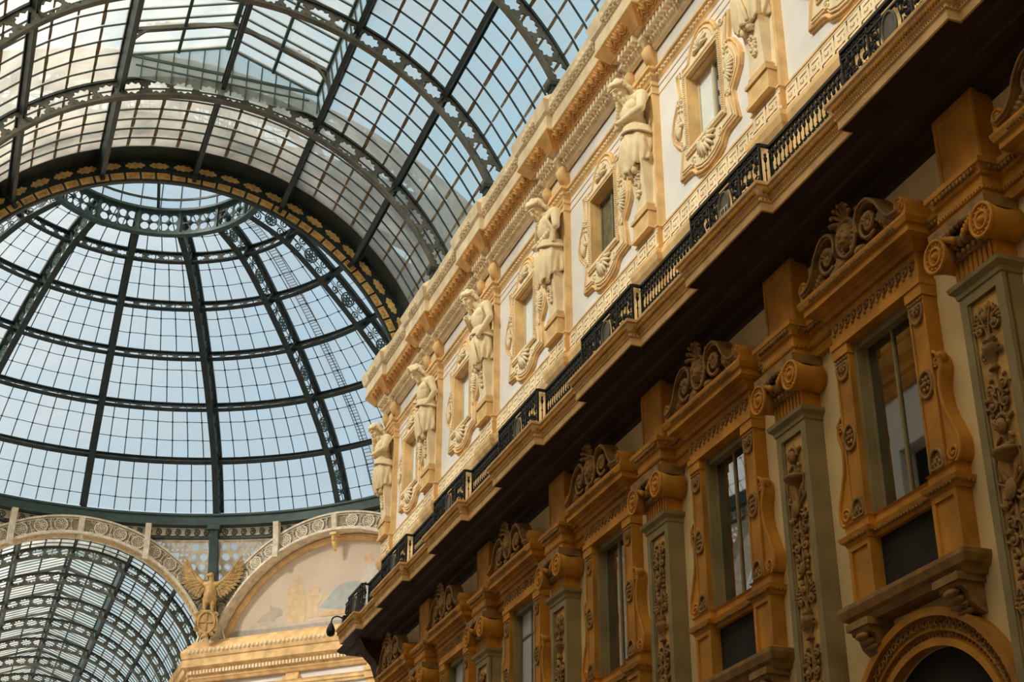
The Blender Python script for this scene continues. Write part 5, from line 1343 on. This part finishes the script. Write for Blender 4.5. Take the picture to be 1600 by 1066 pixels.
def low_surround(root):
    X = XL
    # hood
    m = MB(); hp = [(0,-1.16),(-.28,-1.16),(-.28,1.16),(0,1.16)]
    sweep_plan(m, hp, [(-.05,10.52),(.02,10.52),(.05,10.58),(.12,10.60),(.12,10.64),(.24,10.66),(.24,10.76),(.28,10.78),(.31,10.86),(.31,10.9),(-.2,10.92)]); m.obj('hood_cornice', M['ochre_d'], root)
    m = MB()
    for p, t, nl, st in along(hp, .06): c_ = p+nl*.29; m.ell((c_.x,c_.y,10.82), (.03,.026,.04), nu=5, nv=4)
    for i in range(15): m.ell((-.36,-1.1+2.2*i/14,10.62), (.035,.05,.03), nu=6, nv=4)
    m.obj('hood_carving', M['relief'], root)
    m = MB(); m.box(-.24,0,-1.13,1.13,10.08,10.54); m.box(-.28,0,-1.16,1.16,10.0,10.1); m.obj('lintel', M['ochre_d'], root)
    m = MB()
    for i in range(13):
        u = -1.0+2.0*i/12; m.tube([(-.25,u+x,10.33+z) for x, z in spiral((0,0),.015,.075,1.4,0,10)], .022, 4); m.ell((-.25,u+.05,10.24), (.03,.03,.04), nu=5, nv=4)
    m.obj('frieze_scrolls', M['relief'], root)
    swan(root)
    for s in (-1, 1):
        j = MB(); a, b = (.77,1.13) if s > 0 else (-1.13,-.77)
        j.box(-.22,0,a,b,7.28,9.86); j.box(-.26,0,a-.02,b+.02,9.84,10.02); j.box(-.236,-.2,a-.003,a+.04,7.3,9.83); j.box(-.236,-.2,b-.04,b+.003,7.3,9.83)
        o = j.obj('jamb', M['ochre_d'], root); cu = (a+b)/2
        for zc, half in ((9.66,1),(8.55,0),(7.42,2)):
            q = MB(); n = 20
            rim = [(cu+.145*cos(2*pi*i/n), zc+.19*sin(2*pi*i/n)) for i in range(n)]
            if half == 1: rim = [(u, min(z, zc+.06)) for u, z in rim]
            if half == 2: rim = [(u, max(z, zc-.08)) for u, z in rim]
            q.tube([(-.235,u,z) for u, z in rim], .03, 5, True)
            for i in range(6): q.ell((-.24,cu+.07*cos(pi*i/3),zc+.085*sin(pi*i/3)*(1 if half == 0 else .6)), (.03,.035,.04), nu=6, nv=4)
            q.ell((-.25,cu,zc), (.035,.035,.04), nu=7, nv=5)
            if half == 1:
                for i in range(5): q.ell((-.24,cu-.14+.07*i,zc+.12), (.03,.03,.035), nu=6, nv=4)
            q.obj('rosette', M['relief'], o)
        cns = MB(); cv = catmull([(1.15,8.95),(1.24,8.86),(1.27,8.68),(1.20,8.45),(1.22,8.15),(1.34,7.85),(1.44,7.6),(1.42,7.38),(1.30,7.30),(1.14,7.30)], 5)
        poly = [(s*u, z) for u, z in cv]
        cns.prism([(-.20,u,z) for u, z in poly], (.2,0,0)); cns.tube([(-.21,u,z) for u, z in poly[:-4]], .03, 5)
        cns.tube([(-.21,s*(1.29+x),7.46+z) for x, z in spiral((0,0),.02,.12,1.6,0,16,s)], .025, 5); cns.tube([(-.21,s*(1.2+x),8.78+z) for x, z in spiral((0,0),.02,.07,1.4,0,12,s)], .022, 5)
        cns.ell((-.15,s*1.26,8.84), (.1,.06,.08)); cns.obj('side_scroll', M['ochre_d'], root)
    m = MB(); sp_ = [(0,-1.30),(-.22,-1.30),(-.22,-.74),(-.12,-.74),(-.12,.74),(-.22,.74),(-.22,1.30),(0,1.30)]
    sweep_plan(m, sp_, [(-.1,6.98),(.02,6.98),(.04,7.03),(.09,7.06),(.11,7.12),(.02,7.14),(.02,7.27),(.05,7.30),(-.1,7.31)]); m.obj('sill', M['ochre_d'], root)
    m = MB()
    for p, t, nl, st in along(sp_, .07): c_ = p+nl*.08; m.ell((c_.x,c_.y,7.04), (.025,.025,.025), nu=5, nv=3)
    m.obj('sill_beads', M['relief'], root)
    for s in (-1, 1):
        m = MB(); a, b = (.74,1.28) if s > 0 else (-1.28,-.74)
        m.box(-.22,.0,a,b,6.12,6.99); m.box(-.25,-.2,a-.003,a+.07,6.14,6.96); m.box(-.25,-.2,b-.07,b+.003,6.14,6.96); m.box(-.252,-.2,a-.002,b+.002,6.9,6.97); m.box(-.252,-.2,a-.002,b+.002,6.12,6.2)
        m.obj('sill_pier', M['ochre_d'], root)
    m = MB(); sweep_plan(m, [(0,-1.36),(-.3,-1.36),(-.3,1.36),(0,1.36)], [(-.3,5.82),(-.02,5.82),(.02,5.9),(.08,5.94),(.12,6.04),(.12,6.1),(.04,6.14),(-.3,6.15)]); m.obj('base_ledge', M['relief'], root)
    for s in (-1, 1):
        m = MB(); a = s*1.02
        m.prism([(0,a-.22,5.36),(-.10,a-.22,5.40),(-.22,a-.22,5.50),(-.26,a-.22,5.62),(-.36,a-.22,5.68),(-.40,a-.22,5.84),(0,a-.22,5.84)], (0,.44,0))
        m.box(-.42,0,a-.27,a+.27,5.74,5.84)
        for i in range(4): m.ell((-.16-.06*i,a,5.42+.07*i), (.07,.16,.06), nu=8, nv=5)
        m.obj('console', M['relief'], root)
WLB = {-2:'peeking in at the right edge',-1:'above the dark round arch',0:'second from the right, mirroring the bright iron roof',1:'third from the right, with black glass',2:'fourth from the right, with pale blind',3:'fifth from the right, with pale blind',4:'smallest one, at the bottom near the corner'}
lw0 = None
for k in range(-2, 5):
    y = YL(k)+2.415; lb = 'carved brown surround of the lower window '+WLB[k]
    if lw0 is None: lw0 = thing('window_surround', lb, 'window surround', (XL,y,0), 'carved surrounds of the lower windows'); low_surround(lw0)
    else: dup(lw0, (XL,y,0), lb)
    w = thing('window_%d' % (k+9), 'tall grey-framed lower window '+WLB[k], 'window', (XL,y,0), 'lower windows', 'structure')
    m = MB()
    for s in (-1, 1): m.box(-.10,.10,min(s*.68,s*.77),max(s*.66,s*.77),7.28,9.97); m.box(-.14,-.08,min(s*.69,s*.77),max(s*.69,s*.77),7.28,10.0)
    m.box(-.103,.10,-.773,.773,9.88,10.0); m.obj('stone_frame', M['grey'], w)
    m = MB(); m.box(.0,.05,-.022,.022,7.3,9.9)
    for s in (-1, 1): m.box(.0,.05,s*.66-.025,s*.66+.025,7.3,9.9)
    m.box(.001,.05,-.63,.63,9.3,9.34) if k >= 2 else None
    m.obj('sash', M['grey'] if k < 2 else M['woodd'], w)
    for s in (-1, 1):
        m = MB(); m.box(.03,.04,min(s*.02,s*.67),max(s*.02,s*.67),7.3,9.9)
        m.obj('pane', M['pane'] if k < 2 else M['blind2'], w)
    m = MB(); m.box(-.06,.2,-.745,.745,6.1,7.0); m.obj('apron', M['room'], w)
for k in range(-3, 1):
    y = YL(k)+2.415
    if k not in (-1,): continue
    r = thing('archway', 'dark round arch with carved stone rim at the bottom right', 'arch', (XL,y,3.75))
    m = MB(); T_ = [pi*i/40 for i in range(41)]
    def ar(r0, r1, d0, d1): m.rings([[(-d0,r0*cos(a),r0*sin(a)),(-d1,r0*cos(a),r0*sin(a)),(-d1,r1*cos(a),r1*sin(a)),(-d0,r1*cos(a),r1*sin(a))] for a in T_])
    ar(1.47,1.57,-.05,.10); ar(1.57,1.66,0,.05); ar(1.66,1.86,0,.12); ar(1.84,1.95,0,.20); m.obj('archivolt', M['ochre_d'], r)
    m = MB()
    for i in range(61):
        a = pi*i/60; m.ell((-.06,1.615*cos(a),1.615*sin(a)), (.03,.025,.025), nu=5, nv=4)
    for i in range(45):
        a = pi*i/44; c_ = Vector((-.14,1.76*cos(a),1.76*sin(a)))
        m.tube([(c_.x,c_.y+.05*cos(q*pi/3+a),c_.z+.05*sin(q*pi/3+a)) for q in range(6)], .016, 4, True)
    m.obj('rim_carving', M['relief'], r)
    m = MB(); m.box(-.1,.3,-1.9,-1.47,-5.4,0); m.obj('jamb', M['ochre_d'], r); m = MB(); m.box(-.1,.3,1.47,1.9,-5.4,0); m.obj('jamb', M['ochre_d'], r)
    m = MB(); m.prism([(.1,1.478*cos(a),1.478*sin(a)) for a in T_], (.05,0,0)); m.box(.1,.15,-1.47,1.47,-5.4,0); m.obj('shade_infill', M['room'], r)  # black sheet fills the arch in place of its unlit depth

# ------------------------------------------------------------------ camera, sky, sun
cam = bpy.data.cameras.new('camera'); co = bpy.data.objects.new('camera', cam); COL.objects.link(co)
cam.sensor_width = 36; cam.lens = 2339.87/1600*36; cam.clip_end = 500
yaw, pitch = .352, .470
R_ = Vector((0.938735,-0.344641,0.000318)); U_ = Vector((-0.156466,-0.425360,0.891396)); F_ = Vector((0.307076,0.836834,0.453225))
co.matrix_world = Matrix.Translation((CAMX,0,0)) @ Matrix((R_, U_, -F_)).transposed().to_4x4()
SC.camera = co
SC.view_settings.view_transform = 'Standard'; SC.view_settings.look = 'None'
SC.view_settings.gamma = 1; SC.view_settings.use_curve_mapping = False
SC.view_settings.exposure = 0.0
wd = bpy.data.worlds.new('sky'); SC.world = wd; wd.use_nodes = True
nt = wd.node_tree; nt.nodes.clear()
N = nt.nodes.new; L = nt.links.new
out = N('ShaderNodeOutputWorld'); bg = N('ShaderNodeBackground'); L(bg.outputs[0], out.inputs[0])
tc = N('ShaderNodeTexCoord'); dot = N('ShaderNodeVectorMath'); dot.operation = 'DOT_PRODUCT'
sd = Vector((-.80,-.30,.53)).normalized(); dot.inputs[1].default_value = sd
L(tc.outputs['Generated'], dot.inputs[0])
rm = N('ShaderNodeValToRGB'); e = rm.color_ramp.elements
e[0].position = 0; e[0].color = (.33,.51,.66,1); e[1].position = 1; e[1].color = (3.2,2.6,1.9,1)
for pos, c in [(.42,(.35,.52,.65)),(.55,(.50,.58,.63)),(.65,(.52,.46,.40)),(.74,(.70,.60,.50)),(.88,(2.3,1.85,1.35))]:
    x = e.new(pos); x.color = (*c, 1)
mp = N('ShaderNodeMapRange'); mp.inputs['From Min'].default_value = -1; mp.inputs['From Max'].default_value = 1
L(dot.outputs['Value'], mp.inputs['Value']); L(mp.outputs[0], rm.inputs['Fac'])
nz = N('ShaderNodeTexNoise'); nz.inputs['Scale'].default_value = 2.2; nz.inputs['Detail'].default_value = 6
L(tc.outputs['Generated'], nz.inputs['Vector'])
cm = N('ShaderNodeMix'); cm.data_type = 'RGBA'; cr = N('ShaderNodeMapRange')
cr.inputs['From Min'].default_value = .52; cr.inputs['From Max'].default_value = .72; cr.inputs['To Max'].default_value = .45
L(nz.outputs['Fac'], cr.inputs['Value']); L(cr.outputs[0], cm.inputs['Factor'])
L(rm.outputs['Color'], cm.inputs['A']); cm.inputs['B'].default_value = (.60,.60,.60,1)
sx = N('ShaderNodeSeparateXYZ'); L(tc.outputs['Generated'], sx.inputs[0]); hz = N('ShaderNodeMapRange')
hz.inputs['From Min'].default_value = .56; hz.inputs['From Max'].default_value = .24; hz.inputs['To Max'].default_value = .65
L(sx.outputs['Z'], hz.inputs['Value']); hm = N('ShaderNodeMix'); hm.data_type = 'RGBA'; L(hz.outputs[0], hm.inputs['Factor'])
L(cm.outputs['Result'], hm.inputs['A']); hm.inputs['B'].default_value = (.60,.615,.60,1)
L(hm.outputs['Result'], bg.inputs['Color']); bg.inputs['Strength'].default_value = 1.3
sl = bpy.data.lights.new('sun', 'SUN'); so = bpy.data.objects.new('sun', sl); COL.objects.link(so)
sl.energy = 4.6; sl.color = (1.0,.91,.80); sl.angle = radians(7)
so.rotation_euler = sd.to_track_quat('Z', 'Y').to_euler(); so.location = sd*80
